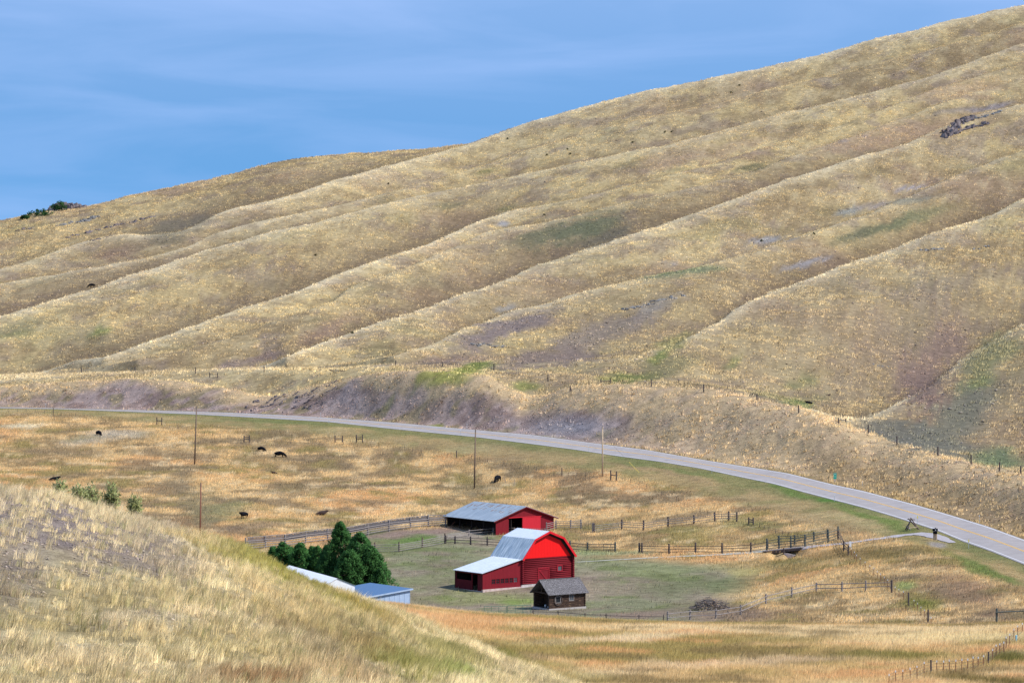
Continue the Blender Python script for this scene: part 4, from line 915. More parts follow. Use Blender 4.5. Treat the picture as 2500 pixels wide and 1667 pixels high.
pf = [(1821,1277),(1855,1286),(1866,1292),(1877,1297),(1893,1302),(1910,1306),(1926,1310),(1947,1314),(1968,1318)]
o = fence('wire_fence', 'short wire fence with a small bracing pair left of the bridge rails', pf, 1.0, .1, [], .05, M_woodd, M_wood, 380, 'stretches of pasture wire fence', wire=(.4,.8,), steel='all')
hbrace(o, o.location.copy(), (1828,1279), (1839,1281), 1.25, 380, rails=(.4,.7))
pg = [(2079,1356),(2086,1364),(2091,1372),(2100,1380),(2112,1390),(2124,1398),(2133,1405),(2142,1412),(2150,1420),(2159,1428),(2167,1434),(2177,1446),(2185,1452),(2195,1458),(2206,1463),(2218,1478),(2231,1484),(2240,1492),(2248,1501),(2257,1510),(2266,1521),(2273,1528)]
o = fence('wire_fence', 'wire fence with three thick dark posts dropping towards the viewer at the right', pg, 1.35, .13, [], .05, M_woodd, M_wood, 330, 'stretches of pasture wire fence', wire=(.4,.8,1.2), steel=[i for i in range(len(pg)) if i not in (11, 15, 20)], tops=True, plen=[1.9 if i in (11, 15, 20) else 1.2 for i in range(len(pg))])
ph_ = [(2170,1676),(2186,1669),(2204,1665),(2222,1661),(2239,1657),(2256,1647),(2273,1643),(2287,1641),(2303,1641),(2318,1641),(2333,1641),(2348,1639),(2362,1637),(2376,1634),(2388,1632),(2401,1629),(2413,1622),(2423,1612),(2432,1604),(2441,1600),(2450,1594),(2457,1584),(2465,1577),(2475,1562),(2485,1555),(2496,1549)]
def Pfix(lst, y0, y1): return lst
o = fence('steel_post_fence', 'wire fence on rusty steel posts with white tips in the lower right corner', ph_, 1.25, .09, [], .05, M_woodd, M_wood, 225, None, wire=(.3,.6,.9,1.15), steel=[i for i in range(len(ph_)) if i not in (6, 16)], tops=True)
o = fence('rail_post', 'thick dark round post with a single heavy rail at the right edge', [(2433,1523),(2510,1519)], 2.1, .15, [1.55], .09, M_woodg, M_woodg, 330, None, cat='fence')

# fence along the foot of the hillside above the road
def hill_posts(label, lst, H=None, group='stretches of fence above the road'):
    fb = [a for a in lst]
    o = fence('hill_fence', label, fb, 1.75, .15, [], .05, M_woodd, M_wood, 520, group, wire=(.5,1.0,1.3))
    if H:
        for a, c in H: hbrace(o, o.location.copy(), a, c, 1.35, 520, rails=(.6,.85) if False else (.65,))
hill_posts('wire fence with dark posts at the foot of the hill above the far left road', [(199,911),(330,909),(477,912),(645,908)], [((512,921),(531,922))])
hill_posts('fence above the middle of the road beyond the purple bank', [(966,895),(1080,899),(1206,905),(1338,931)], [((1467,940),(1490,938))])
hill_posts('dark post fence along the top of the tan bank above the road', [(1590,944),(1718,957),(1848,981),(1950,1008)], [((2047,1035),(2065,1035))])
hill_posts('fence across the green flat at the right above the road', [(2120,1058),(2190,1086),(2290,1112),(2371,1133),(2440,1150),(2492,1160)])

# corral: plank and pole fence left of the hay barn
cor = [(600,1342),(648,1338),(696,1334),(746,1326),(800,1320),(836,1318),(898,1306),(950,1297),(1002,1290),(1046,1286),(1088,1284)]
o = fence('corral_fence', 'tall grey pole fence topped with slats running from the foreground hill to the hay barn', cor, 2.15, .15, [.35,.75,1.15,1.5], .075, M_wood, M_wood, 400)
o0 = o.location.copy(); g = [P(a, c, 400) for a, c in cor]
for i in range(len(g)-1):
    a = g[i]-o0; c = g[i+1]-o0; b_ = MB(); n_ = max(8, int((c-a).length/.22)); back = Vector((.25, .55, 0))
    for k in range(n_):
        p = a.lerp(c, (k+.5)/n_)+back; b_.bar(p+Vector((0, 0, 1.05+rnd.uniform(-.05, .05))), p+Vector((0, 0, 2.0+rnd.uniform(-.1, .1))), .15, .03)
    b_.tube(a+back*.9+Vector((0, 0, 2.12)), c+back*.9+Vector((0, 0, 2.12)), .07, .06, 6); b_.tube(a+back*1.2+Vector((0, 0, 1.5)), c+back*1.2+Vector((0, 0, 1.5)), .06, .06, 6)
    b_.build('slat_panel', M_wood, o)
fence('pole_fence', 'grey pole fence between the spruces and the pen', [(865,1352),(915,1348),(974,1347),(1031,1337),(1086,1326)], 1.75, .14, [.25,.6,.95,1.3], .055, M_brown, M_wood, 400, 'pole fences round the yard')
fence('pen_fence', 'dark pole fence of the pen left of the gambrel barn roof', [(1088,1327),(1111,1327),(1149,1329),(1190,1331),(1235,1334)], 1.45, .15, [.25,.75,1.15], .06, M_woodd, M_woodd, 400, 'pole fences round the yard')
fence('pen_fence', 'thin grey two rail fence just in front of the hay barn wall', [(1087,1322),(1145,1308),(1204,1303),(1256,1302),(1330,1304)], 1.15, .12, [.55,1.0], .05, M_wood, M_wood, 400, 'pole fences round the yard')
fence('pen_fence', 'dark pole fence right of the gambrel barn', [(1362,1341),(1392,1343),(1434,1346),(1502,1346)], 1.65, .16, [.3,.85,1.3], .06, M_woodg, M_woodd, 400, 'pole fences round the yard')
fence('pole_fence', 'crooked grey poles at the right corner of the hay barn', [(1334,1298),(1357,1292),(1393,1292),(1418,1290)], 1.8, .13, [.4,.8,1.2,1.5], .06, M_wood, M_wood, 420, 'pole fences round the yard')
fence('pole_fence', 'pale two rail fence with black capped posts right of the hay barn', [(1451,1300),(1518,1291),(1571,1294),(1631,1285),(1694,1279),(1745,1272),(1779,1271),(1799,1273)], 1.75, .16, [.5,.95,1.3], .055, M_woodd, M_wood, 400, 'pole fences round the yard')
fence('pole_fence', 'dark three rail fence in the open grass left of the bridge', [(1561,1349),(1567,1349),(1633,1351),(1698,1350),(1763,1351),(1833,1348),(1874,1341)], 1.75, .16, [.3,.8,1.25], .06, M_woodd, M_woodd, 400, 'pole fences round the yard')
fence('bridge_rails', 'tall dark green four rail fence along the near side of the bridge', [(1872,1344),(1902,1340),(1931,1338),(1965,1335),(2022,1324),(2046,1316)], 2.1, .15, [.35,.8,1.25,1.7], .06, M_woodg, M_woodg, 380, 'rails of the little bridge')
fence('bridge_rails', 'dark green rail fence along the far side of the bridge', [(1901,1330),(1940,1330),(1987,1322),(2020,1315)], 1.7, .15, [.6,1.1,1.5], .055, M_woodg, M_woodg, 380, 'rails of the little bridge')
fence('wing_fence', 'short dark rail fence dropping steeply from the right end of the bridge', [(2046,1317),(2060,1345),(2071,1355)], 1.7, .13, [.5,.95,1.4], .06, M_woodd, M_woodd, 380, 'rails of the little bridge')
low = [(1630,1517),(1685,1512),(1748,1509),(1808,1500),(1870,1473),(1933,1458),(1993,1444),(2056,1444),(2114,1442),(2176,1440)]
fence('pole_fence', 'grey rail fence climbing past the brush pile to the right', low, 1.45, .13, [.55,1.15], .06, M_wood, M_wood, 350, 'pole fences round the yard')
fence('pole_fence', 'low dark pole fence half hidden by orange grass in front of the cabin', [(1302,1504),(1363,1506),(1428,1512),(1480,1514),(1560,1517),(1620,1518)], 1.0, .07, [.75], .045, M_woodd, M_woodd, 340, 'pole fences round the yard')
# tube gates
def gate(label, a, b, h_, m, ymin, base=.15, group='tube gates'):
    pa, pb = P(*a, ymin), P(*b, ymin); o = thing('tube_gate', pa, 0, label, 'gate', group); c = pb-pa
    b_ = MB()
    for z in (base, h_): b_.tube(Vector((0, 0, z)), c+Vector((0, 0, z)), .035, .035, 6)
    for f in (0, 1): b_.tube(c*f+Vector((0, 0, base)), c*f+Vector((0, 0, h_)), .035, .035, 6)
    b_.build('frame', m, o); b_ = MB()
    for k in (1, 2, 3): z = base+(h_-base)*k/4; b_.tube(Vector((0, 0, z)), c+Vector((0, 0, z)), .02, .02, 5)
    for f in (.33, .66): b_.tube(c*f+Vector((0, 0, base)), c*f+Vector((0, 0, h_)), .025, .025, 5)
    b_.build('bars', m, o); return o
gate('dull green tube gate in the fence right of the hay barn', (1456,1299), (1511,1294), 1.25, M_gateg, 420)
gate('small dull tube gate at the end of crooked poles right of the hay barn', (1420,1291), (1445,1292), 1.2, M_gateg, 420)
gate('small dark tube gate leaning on the pen fence right of the gambrel barn', (1473,1346), (1500,1346), 1.35, M_woodg, 400)
gate('left bright green tube gate in tall grass below the cabin', (1182,1503), (1236,1503), 1.35, M_gate, 345)
gate('right bright green tube gate in tall grass below the cabin', (1239,1503), (1296,1501), 1.45, M_gate, 345)
p = P(1448, 1299, 420); b_ = MB(); b_.tube((0, 0, -.3), (0, 0, 1.75), .2, .18, 10); o = b_.build('gate_post', M_wood); o.location = p; tag(o, 'thick pale grey post between the two tube gates', 'post')

# ---------------------------------------------------------------- bridge
pb_ = P(1868, 1346, 380); pe_ = P(1962, 1337, 380)
br = thing('footbridge', pb_, math.atan2(pe_.y-pb_.y, pe_.x-pb_.x), 'low timber road bridge with dark beams and a pale concrete abutment over a grassy ditch', 'bridge')
Lb = math.hypot(pe_.x-pb_.x, pe_.y-pb_.y); dzb = pe_.z-pb_.z
b_ = MB(); b_.prism([(0, -1.4, .05), (Lb, -1.4, dzb+.1), (Lb, 1.6, dzb+.1), (0, 1.6, .05)], (0, 0, .14)); b_.build('deck', M_wood, br)
b_ = MB(); b_.bar((.6, -1.3, -.1), (Lb-.2, -1.3, dzb-.1), .2, .34); b_.bar((.8, 1.2, -.1), (Lb-.2, 1.2, dzb-.1), .2, .34); b_.build('beam', M_woodd, br)
xa = Lb*.58
b_ = MB(); b_.prism([(xa, -1.75, .02), (xa+.5, -1.75, .02), (xa+2.0, -1.75, -.25), (xa+.25, -1.75, -1.5), (xa, -1.75, -1.7)], (0, .2, 0)); b_.build('abutment', M_stone, br)
b_ = MB(); b_.box(xa-.2, xa-.01, -1.78, -1.58, -1.9, .9); b_.build('pile', M_woodd, br)

# ---------------------------------------------------------------- poles
def upole(px, py, h_, m, label, ymin, r0=.17, r1=.12, lean=0.0, base=None):
    p = base or P(px, py, ymin); o = thing('utility_pole', p, 0, label, 'utility pole', 'wooden poles in the pasture')
    b_ = MB(); b_.tube((0, 0, -.5), (lean, 0, h_), r0, r1, 12); b_.build('pole', m, o, True)
    b_ = MB(); b_.tube((lean-.02, -.16, h_-.55), (lean, -.16, h_+.12), .05, .045, 7); b_.tube((lean, -.16, h_-.4), (lean, .1, h_-.4), .02, .02, 5); b_.build('insulator', M_glassg, o); return o
upole(475, 1134, 12.5, M_brown, 'grey brown pole standing left in the pasture below the road bend', 450, lean=.45)
upole(1158, 1193, 12.2, M_brown, 'dark wooden pole standing in the pasture above the hay barn', 450, lean=.25)
rp1 = upole(1471, 1163, 10.2, M_woodl, 'pale new wooden pole with a guy wire standing beside the road', 450)
bb = PD(488, 505); upole(488, 1300, (505*float(q2t(1179))-bb.z), M_rust, 'reddish brown pole rising from behind the foreground hill', 300, base=bb, lean=.2)
p = rp1.location; q = P(1560, 1153, 450)-p; b_ = MB(); b_.tube((0, 0, 8.6), (q.x, q.y, q.z), .018, .018, 4); gw = b_.build('guy_wire', M_wire, rp1)
b_ = MB(); a = Vector((0, 0, 8.6)).lerp(q, .72); b_.tube(a, q, .05, .05, 5); b_.build('guy_guard', mat('yellow_plastic', (.75,.6,.15), .5), gw)

# ---------------------------------------------------------------- roadside furniture
M_galv = mat('galvanised_post', (.5,.56,.58), .5, .3); M_sign = mat('green_sign_face', (.02,.42,.30), .4); M_yd = mat('yellow_reflector', (.85,.68,.03), .5)
DEL = [(112,996,'leftmost white marker post beyond the far left road',0),(375,1008,'second white marker post from the left on the near road edge',0),(783,1020,'white marker post beyond the road left of the middle pole',0),(803,1034,'white marker post at the near road edge left of the middle pole',0),
 (1124,1062,'white marker post at the near road edge just left of the middle pole',0),(1140,1048,'white marker post beyond the road behind the middle pole',0),(1437,1102,'white marker post near the road left of the pale pole',0),(1738,1155,'white marker post on a gravel patch at the near road edge',0),
 (1797,1132,'white marker post against the tan bank beyond the road',0),(2037,1224,'white marker post in front of the road below the green sign',0),(2105,1190,'white marker post beyond the road right of the green sign',0),(2391,1275,'pale green marker post beyond the road near the right edge',0),
 (2240,1279,'yellow tipped marker beside the crossed timber frame',1),(2365,1338,'yellow tipped marker at the near road edge right of the mailbox',1)]
for (a, c, lb, ky) in DEL:
    p = P(a, c, 400); o = thing('delineator', p, 0, lb, 'road marker', 'roadside marker posts'); b_ = MB(); b_.box(-.035, .035, -.02, .02, -.2, 1.25); b_.build('post', M_galv, o)
    b_ = MB(); b_.box(-.07 if ky else -.05, .07 if ky else .05, -.045, -.021, 1.0 if ky else 1.05, 1.42 if ky else 1.3); b_.build('reflector', M_yd if ky else M_white, o)
p = P(2038.5, 1181, 480); o = thing('mile_marker', p, 0, 'small upright green road sign on a pale post beyond the road', 'road sign'); b_ = MB(); b_.box(-.05, .05, -.03, .03, -.2, 2.1); b_.build('post', M_galv, o)
b_ = MB(); b_.box(-.31, .31, -.06, -.032, 1.0, 2.15); pl = b_.build('plate', M_sign, o)
b_ = MB(); b_.box(-.2, .2, -.066, -.0605, 1.82, 1.86); b_.box(-.2, .2, -.066, -.0605, 1.93, 1.99); b_.box(-.12, .12, -.066, -.0605, 1.4, 1.5); b_.build('lettering', M_line, pl)
p = P(2076, 1337, 400); o = thing('white_marker', p, 0, 'small upright white board on a post beside the gravel drive', 'sign'); b_ = MB(); b_.box(-.03, .03, -.02, .02, -.2, 1.0); b_.build('post', M_galv, o); b_ = MB(); b_.box(-.17, .17, -.05, -.021, .15, 1.1); b_.build('board', M_white, o)
# mailbox on a thick post
p = P(2283, 1318, 380); o = thing('mailbox', p, R(-14), 'black mailbox on a thick bundle of tan posts at the end of the gravel drive', 'mailbox')
b_ = MB()
for k in range(5): b_.tube((-.26+.13*k, -.02*(k % 2), -.2), (-.26+.13*k, -.02*(k % 2), 1.05), .075, .07, 8)
b_.build('post', M_woodl, o); b_ = MB(); b_.box(-.33, .33, -.22, .22, 1.05, 1.45); b_.build('newspaper_box', M_black, o)
b_ = MB(); b_.box(-.36, .36, -.27, .27, 1.455, 1.5); b_.build('shelf', M_wood, o)
b_ = MB(); pr_ = [(-.42, -.2, 1.505)]+[(-.42, -.2*math.cos(t), 1.72+.2*math.sin(t)) for t in np.linspace(0, math.pi, 9)]+[(-.42, .2, 1.505)]; b_.prism(pr_, (.84, 0, 0)); mb2 = b_.build('box', M_black, o)
b_ = MB(); b_.tube((.1, -.215, 1.7), (.1, -.19, 1.7), .09, .09, 12); b_.build('emblem', M_white, mb2); b_ = MB(); b_.box(-.05, .15, -.03, .03, 1.9, 2.05); b_.build('flag', M_woodg, mb2)
# crossed timber frame
p = P(2226, 1294, 380); o = thing('timber_frame', p, R(8), 'leaning frame of crossed weathered logs with a pale rail beside the road', 'log frame')
for a, c, r_, m_ in (((-1.0,-.3,0),(.0,.1,2.0),.1,M_woodd),((1.3,-.2,0),(-.6,.1,2.0),.12,M_woodd),((1.5,.6,.0),(-.1,.5,2.1),.1,M_brown),((-.9,.9,0),(.1,.3,2.0),.1,M_woodd),((-.75,-.25,.35),(.95,-.3,.6),.08,M_woodl),((-.75,0,1.9),(.7,.5,1.75),.08,M_woodd)):
    b_ = MB(); b_.tube(a, c, r_, r_*.8, 8); b_.build('log', m_, o)
b_ = MB()
for k in range(16): a = Vector((rnd.uniform(-.95, -.5), rnd.uniform(-.4, .2), rnd.uniform(0, .8))); b_.bar(a, a+Vector((rnd.uniform(-.3, .3), rnd.uniform(-.2, .2), rnd.uniform(-.2, .3))), .12, .1)
b_.build('stone_heap', M_rock, o)
p = P(2481, 1568, 225); b_ = MB(); b_.tube((0, 0, -.2), (0, 0, .72), .10, .10, 12); b_.tube((0, 0, .72), (0, 0, .8), .115, .09, 12); o = b_.build('pipe_marker', mat('pale_blue_plastic', (.25,.55,.68), .5)); o.location = p; tag(o, 'short pale blue pipe standing beside the steel post fence', 'pipe marker')
for (a, c, h_, ln_, lb) in ((1235,1178,1.3,.5,'thin stick leaning left right of the grazing cow by the middle pole'),(1255,1186,1.3,-.02,'short upright stake right of the leaning stick')):
    p = P(a, c, 450); b_ = MB(); b_.tube((0, 0, -.1), (-ln_, 0, h_), .06, .05, 6); o = b_.build('wooden_stake', M_wood); o.location = p; tag(o, lb, 'stake', 'stakes in the pasture')
# fallen and leaning branches
def limb(name, pts, r_, m_, label, cat, at, ymin):
    p = P(*at, ymin); b_ = MB()
    for k, ln_ in enumerate(pts):
        for a, c in zip(ln_[:-1], ln_[1:]): b_.tube(a, c, r_*(1 if k == 0 else .6), r_*.7*(1 if k == 0 else .6), 6)
    o = b_.build(name, m_); o.location = p; tag(o, label, cat)
limb('fallen_branch', [[(-2.2,0,.9),(-1.2,0,.65),(.0,.1,.6),(1.2,0,.5),(2.3,0,.55)],[(-1.9,.1,.7),(-.9,.1,.3),(.1,.2,.0)],[(.4,0,.6),(1.2,-.1,.9)],[(.1,0,.5),(.2,-.1,-.1)]], .12, M_woodd, 'dark bare fallen branch lying on the lower hillside', 'branch', (822,910), 560)
limb('leaning_branch', [[(-1.6,0,-.1),(-1.0,0,.4),(-.5,0,1.0),(.05,0,1.5)],[(-1.0,0,.4),(-1.3,0,.2),(-1.8,.1,-.1)]], .11, M_woodl, 'pale dead branch leaning on a dark fence post above the road', 'branch', (1718,957), 520)
limb('tree_stump', [[(0,0,-.2),(.02,0,1.4)],[(.1,0,.9),(.5,0,.0)]], .2, M_woodd, 'dark splintered stump with a pale side near the purple bank', 'stump', (1392,956), 520)

# ---------------------------------------------------------------- brush pile
p = P(1735, 1487, 350); b_ = MB()
for k in range(420):
    t = rnd.uniform(0, 2*math.pi); r_ = math.sqrt(rnd.random())*2.9; h_ = 1.9*max(0, 1-(r_/3.0)**1.6)*rnd.uniform(.3, 1.0)
    a = Vector((r_*math.cos(t), r_*.6*math.sin(t), h_)); ln_ = rnd.uniform(.4, 1.5); az = rnd.uniform(0, math.pi); dz = rnd.uniform(-.4, .35)
    d = Vector((math.cos(az), math.sin(az), dz-.25*r_/3)).normalized()*ln_/2; q0, q1 = a-d, a+d; q0.z = max(q0.z, 0); q1.z = max(q1.z, 0)
    b_.tube(q0, q1, rnd.uniform(.02, .07), .02, 4, mi=0 if rnd.random() < .8 else 1)
b_.tube((2.0, 0, .2), (2.3, -.2, 1.35), .05, .03, 5)
o = b_.build('brush_pile', [noisy('grey_dead_branches', (.16,.13,.12), (.26,.22,.20), 3, .95, c3=(.09,.07,.065)), noisy('tan_dead_branches', (.36,.24,.15), (.44,.31,.2), 3, .95)]); o.location = p; tag(o, 'heap of grey and tan dead branches on the bare ground right of the cabin', 'brush pile')

# ---------------------------------------------------------------- cows
def skin(name, verts, edges, radii, m, sub=1, root=0):
    radii = [(r_[0]*1.2, r_[1]*1.2) if isinstance(r_, tuple) else (r_*1.2, r_*1.2) for r_ in radii]
    me = bpy.data.meshes.new(name); me.from_pydata(verts, edges, []); o = bpy.data.objects.new(name, me); col.objects.link(o)
    md = o.modifiers.new('s', 'SKIN'); 
    for i, r_ in enumerate(radii): me.skin_vertices[0].data[i].radius = r_ if isinstance(r_, tuple) else (r_, r_)
    me.skin_vertices[0].data[root].use_root = True
    ms = o.modifiers.new('u', 'SUBSURF'); ms.levels = sub; ms.render_levels = sub
    dg = bpy.context.evaluated_depsgraph_get(); ev = o.evaluated_get(dg); nm = bpy.data.meshes.new_from_object(ev); bpy.data.objects.remove(o)
    nm.materials.clear(); nm.materials.append(m); nm.polygons.foreach_set('use_smooth', [True]*len(nm.polygons)); nm.name = name; return nm
def cow_mesh(pose, m):
    # x forward, z up, metres; pelvis first
    if pose == 'lie': z0 = .42
    else: z0 = 1.05
    V = [(-.85,0,z0),(-.3,0,z0-.02),(.35,0,z0+.0),(.75,0,z0+.05)]; E = [(0,1),(1,2),(2,3)]; Rr = [(.30,.32),(.38,.40),(.36,.40),(.24,.30)]
    if pose == 'graze': V += [(1.12,0,.78),(1.38,0,.42),(1.50,0,.22),(1.62,0,.08)]; Rr += [(.19,.24),(.17,.19),(.15,.15),(.10,.10)]
    elif pose == 'stand': V += [(1.05,0,1.3),(1.28,.05,1.42),(1.5,.1,1.34),(1.72,.14,1.22)]; Rr += [(.20,.26),(.18,.19),(.15,.15),(.10,.10)]
    else: V += [(1.02,0,.72),(1.2,.02,.9),(1.38,.04,.86),(1.58,.06,.76)]; Rr += [(.20,.25),(.18,.19),(.15,.15),(.10,.10)]
    E += [(3,4),(4,5),(5,6),(6,7)]
    def add(v, r_, par):
        V.append(v); Rr.append((r_, r_)); E.append((par, len(V)-1)); return len(V)-1
    if pose != 'lie':
        for s_ in (-1, 1):
            a = add((-.92, .19*s_, .88), .17, 0); a = add((-.78, .21*s_, .66), .10, a); a = add((-.98, .21*s_, .45), .06, a); a = add((-.93+.05*s_, .21*s_, .08), .045, a); add((-.86+.05*s_, .21*s_, .02), .05, a)
            a = add((.62, .18*s_, .80), .13, 3); a = add((.62, .19*s_, .48), .07, a); a = add((.63-.06*s_, .19*s_, .08), .042, a); add((.70-.06*s_, .19*s_, .02), .05, a)
        a = add((-1.16, 0, 1.12), .05, 0); a = add((-1.24, 0, .8), .03, a); add((-1.24, 0, .42), .045, a)
    else:
        for s_ in (-1, 1):
            a = add((-.75, .34*s_, .22), .16, 0); a = add((-.25, .44*s_, .12), .08, a); add((-.6, .46*s_, .06), .05, a)
            a = add((.75, .24*s_, .2), .11, 3); a = add((1.05, .26*s_, .1), .06, a); add((.75, .3*s_, .05), .05, a)
        a = add((-1.1, .05, .35), .05, 0); add((-1.25, .15, .08), .035, a)
    hx = 5
    for s_ in (-1, 1): a = add((V[5][0]-.02, V[5][1]+.16*s_, V[5][2]+.04), .045, 5); add((V[5][0]-.04, V[5][1]+.30*s_, V[5][2]+.03), .04, a)
    return skin('cow_'+pose, V, E, Rr, m)
cow_meshes = {}
def cow(px, py, pose, rz, sc, label, m=None, face=False):
    key = (pose, (m or M_black).name)
    if key not in cow_meshes: cow_meshes[key] = cow_mesh(pose, m or M_black)
    p = P(px, py, 420); o = bpy.data.objects.new('cow', cow_meshes[key]); col.objects.link(o); o.location = p+Vector((0, 0, -.16 if pose == 'graze' else 0)); o.rotation_euler = (0, 0, rz); o.scale = (sc, sc, sc)
    tag(o, label, 'cow', 'cattle in the pasture')
    if face:
        b_ = MB(); b_.tube((1.5,0,.3), (1.64,0,.1), .125, .09, 8); f_ = b_.build('white_face', M_whiteh, o, True)
cow(241, 1064, 'graze', R(-58), 1.05, 'black cow with a white face grazing at the upper left of the pasture', face=True)
cow(131, 1173, 'lie', R(8), .95, 'black cow lying down just above the foreground hill at far left')
cow(638, 1101, 'graze', R(-30), .85, 'small black cow grazing behind the larger black cow in mid pasture')
cow(683, 1116, 'graze', R(-8), 1.05, 'big black cow grazing side on to the right in mid pasture')
cow(670, 1156, 'lie', R(172), .55, 'small dark calf lying low in the grass below the grazing pair', M_brownh)
cow(1215, 1176, 'graze', R(-112), 1.1, 'black cow grazing with its rump away, right of the middle pole')
cow(596, 1266, 'stand', R(-125), .9, 'black cow standing alone in the lower pasture left of the corral fence')
cow(784, 1257, 'lie', R(12), .95, 'dark brown cow lying in the grass above the corral fence', M_brownh)
cow(1976, 986, 'lie', R(160), .8, 'dark animal lying in green growth on the lower hillside')
cow(2018, 969, 'lie', R(20), .8, 'reddish dark animal lying on the hillside above the green growth', M_brownh)
cow(224, 701, 'graze', R(200), 1.1, 'tiny black cow far up on the left hillside')

# ---------------------------------------------------------------- trees, shrubs
def leafmat(name, c1, c2, tr=.25):
    m = bpy.data.materials.new(name); m.use_nodes = True; n = m.node_tree; n.nodes.clear(); o = N(n, 'ShaderNodeOutputMaterial')
    at = N(n, 'ShaderNodeAttribute', attribute_name='Col'); df = N(n, 'ShaderNodeBsdfDiffuse'); t2 = N(n, 'ShaderNodeBsdfTranslucent'); mx = N(n, 'ShaderNodeAddShader')
    n.links.new(at.outputs['Color'], df.inputs[0]); n.links.new(at.outputs['Color'], t2.inputs[0]); n.links.new(df.outputs[0], mx.inputs[0]); n.links.new(t2.outputs[0], mx.inputs[1]); n.links.new(mx.outputs[0], o.inputs[0]); return m
M_leaf = leafmat('foliage', None, None)
def foliage(name, clumps, per, ls, c1, c2, parent):
    """clumps: (x,y,z,r, dirx,diry,dirz)"""
    cl = np.array(clumps); n_ = len(cl); T = n_*per; r0 = np.random.RandomState(len(clumps))
    d = r0.normal(0, 1, (T, 3)); d /= np.linalg.norm(d, axis=1)[:, None]; ctr = np.repeat(cl[:, :3], per, 0); rr = np.repeat(cl[:, 3], per)
    p = ctr+d*(rr*r0.uniform(.3, 1, T)**.5)[:, None]
    a = np.repeat(cl[:, 4:7], per, 0)*.9+d*.7+r0.normal(0, .35, (T, 3)); a /= np.linalg.norm(a, axis=1)[:, None]
    s_ = np.cross(a, r0.normal(0, 1, (T, 3))); s_ /= np.linalg.norm(s_, axis=1)[:, None]
    L_ = (ls*r0.uniform(.6, 1.3, T))[:, None]; V = np.stack([p-s_*L_*.35, p+s_*L_*.35, p+a*L_*1.3], 1).reshape(-1, 3)
    k = r0.rand(T)[:, None]*.7+np.repeat(r0.rand(n_), per)[:, None]*.3
    c = np.array(c1)*(1-k)+np.array(c2)*k
    ax = cl[:, :3]*np.array([1, 1, .0]); rad_ = np.repeat(ax/(np.linalg.norm(ax, axis=1)[:, None]+.3), per, 0)
    tn = d*.75+rad_*.55+np.array([0, 0, .35])+r0.normal(0, .2, (T, 3)); tn /= np.linalg.norm(tn, axis=1)[:, None]
    return link(np_mesh(name, V, np.arange(T*3).reshape(T, 3), M_leaf, np.repeat(c, 3, 0), tn=np.repeat(tn, 3, 0)), parent)
def spruce(px, y, pytop, rad, label, group, base_py=None, c1=(.010,.042,.012), c2=(.085,.19,.060), seed=1, name='spruce_tree', shape=.75):
    p = PD(px, y); h_ = y*float(q2t(pytop))-p.z; o = thing(name, p, 0, label, 'tree', group); rr_ = random.Random(seed)
    b_ = MB(); b_.tube((0,0,-.4), (0,0,h_*.96), max(.05, rad*.06), .02, 8)
    cl = []; n_ = int(300*rad*h_/30)+80
    for i in range(n_):
        f = (i+.5)/n_; z = h_*(.02+.97*f); R0 = rad*(1-f)**shape*(.35+.65*min(1, (f+.05)*6)); t = rr_.uniform(0, 2*math.pi); lobe = 1+.16*math.sin(3*t+seed)+.1*math.sin(7*t+9*f)
        q = R0*lobe*rr_.choice([1, 1.14, 1.05, .95, .8, .5]); x_, y_ = q*math.cos(t), q*math.sin(t)
        cl.append((x_, y_, z, rr_.uniform(.36, .62)*min(1, .45+rad*.2)*(1-.3*f), math.cos(t)*.55, math.sin(t)*.55, .8))
        if i % 9 == 0: b_.tube((0, 0, z*.97), (x_*.8, y_*.8, z), .04, .02, 5)
    b_.build('trunk', M_bark, o); foliage('crown', cl, 52, .22, c1, c2, o); return o
spruce(831, 449, 1276, 3.6, 'tallest dark green bushy tree beside the white shed', 'dark trees behind the sheds', seed=3, shape=.72)
spruce(879, 446, 1303, 3.6, 'broad dark green tree right of the tallest tree', 'dark trees behind the sheds', seed=5, shape=.6)
spruce(907, 444, 1336, 3.0, 'lower dark green tree at the right end of the tree clump', 'dark trees behind the sheds', seed=8, shape=.62)
spruce(927, 442, 1390, 1.1, 'small dark green bushy sapling at the far right foot of the tree clump', 'dark trees behind the sheds', seed=9)
spruce(797, 452, 1334, 2.0, 'slender dark tree at the left of the tallest tree', 'dark trees behind the sheds', seed=10)
spruce(853, 443, 1345, 3.2, 'bushy dark tree low in front of the tallest tree', 'dark trees behind the sheds', seed=14, shape=.55)
for i, (a, y_, tp, rd, lb) in enumerate(((666,462,1337,1.3,'leftmost of the small round dark green trees above the foreground hill'),(690,458,1326,1.8,'second from left small round dark tree, taller than its left neighbour'),(732,456,1328,2.0,'rounded dark tree just left of the white shed top'),(712,462,1338,1.5,'small dark tree between two rounder ones'),(762,458,1336,1.2,'narrow small dark tree before the gap left of the tall trees'),(775,455,1336,1.3,'narrow small dark tree touching the tall clump'))):
    spruce(a, y_, tp, rd, lb, 'small trees left of the tall clump', seed=20+i, c1=(.016,.055,.016), c2=(.09,.21,.065), shape=.5)
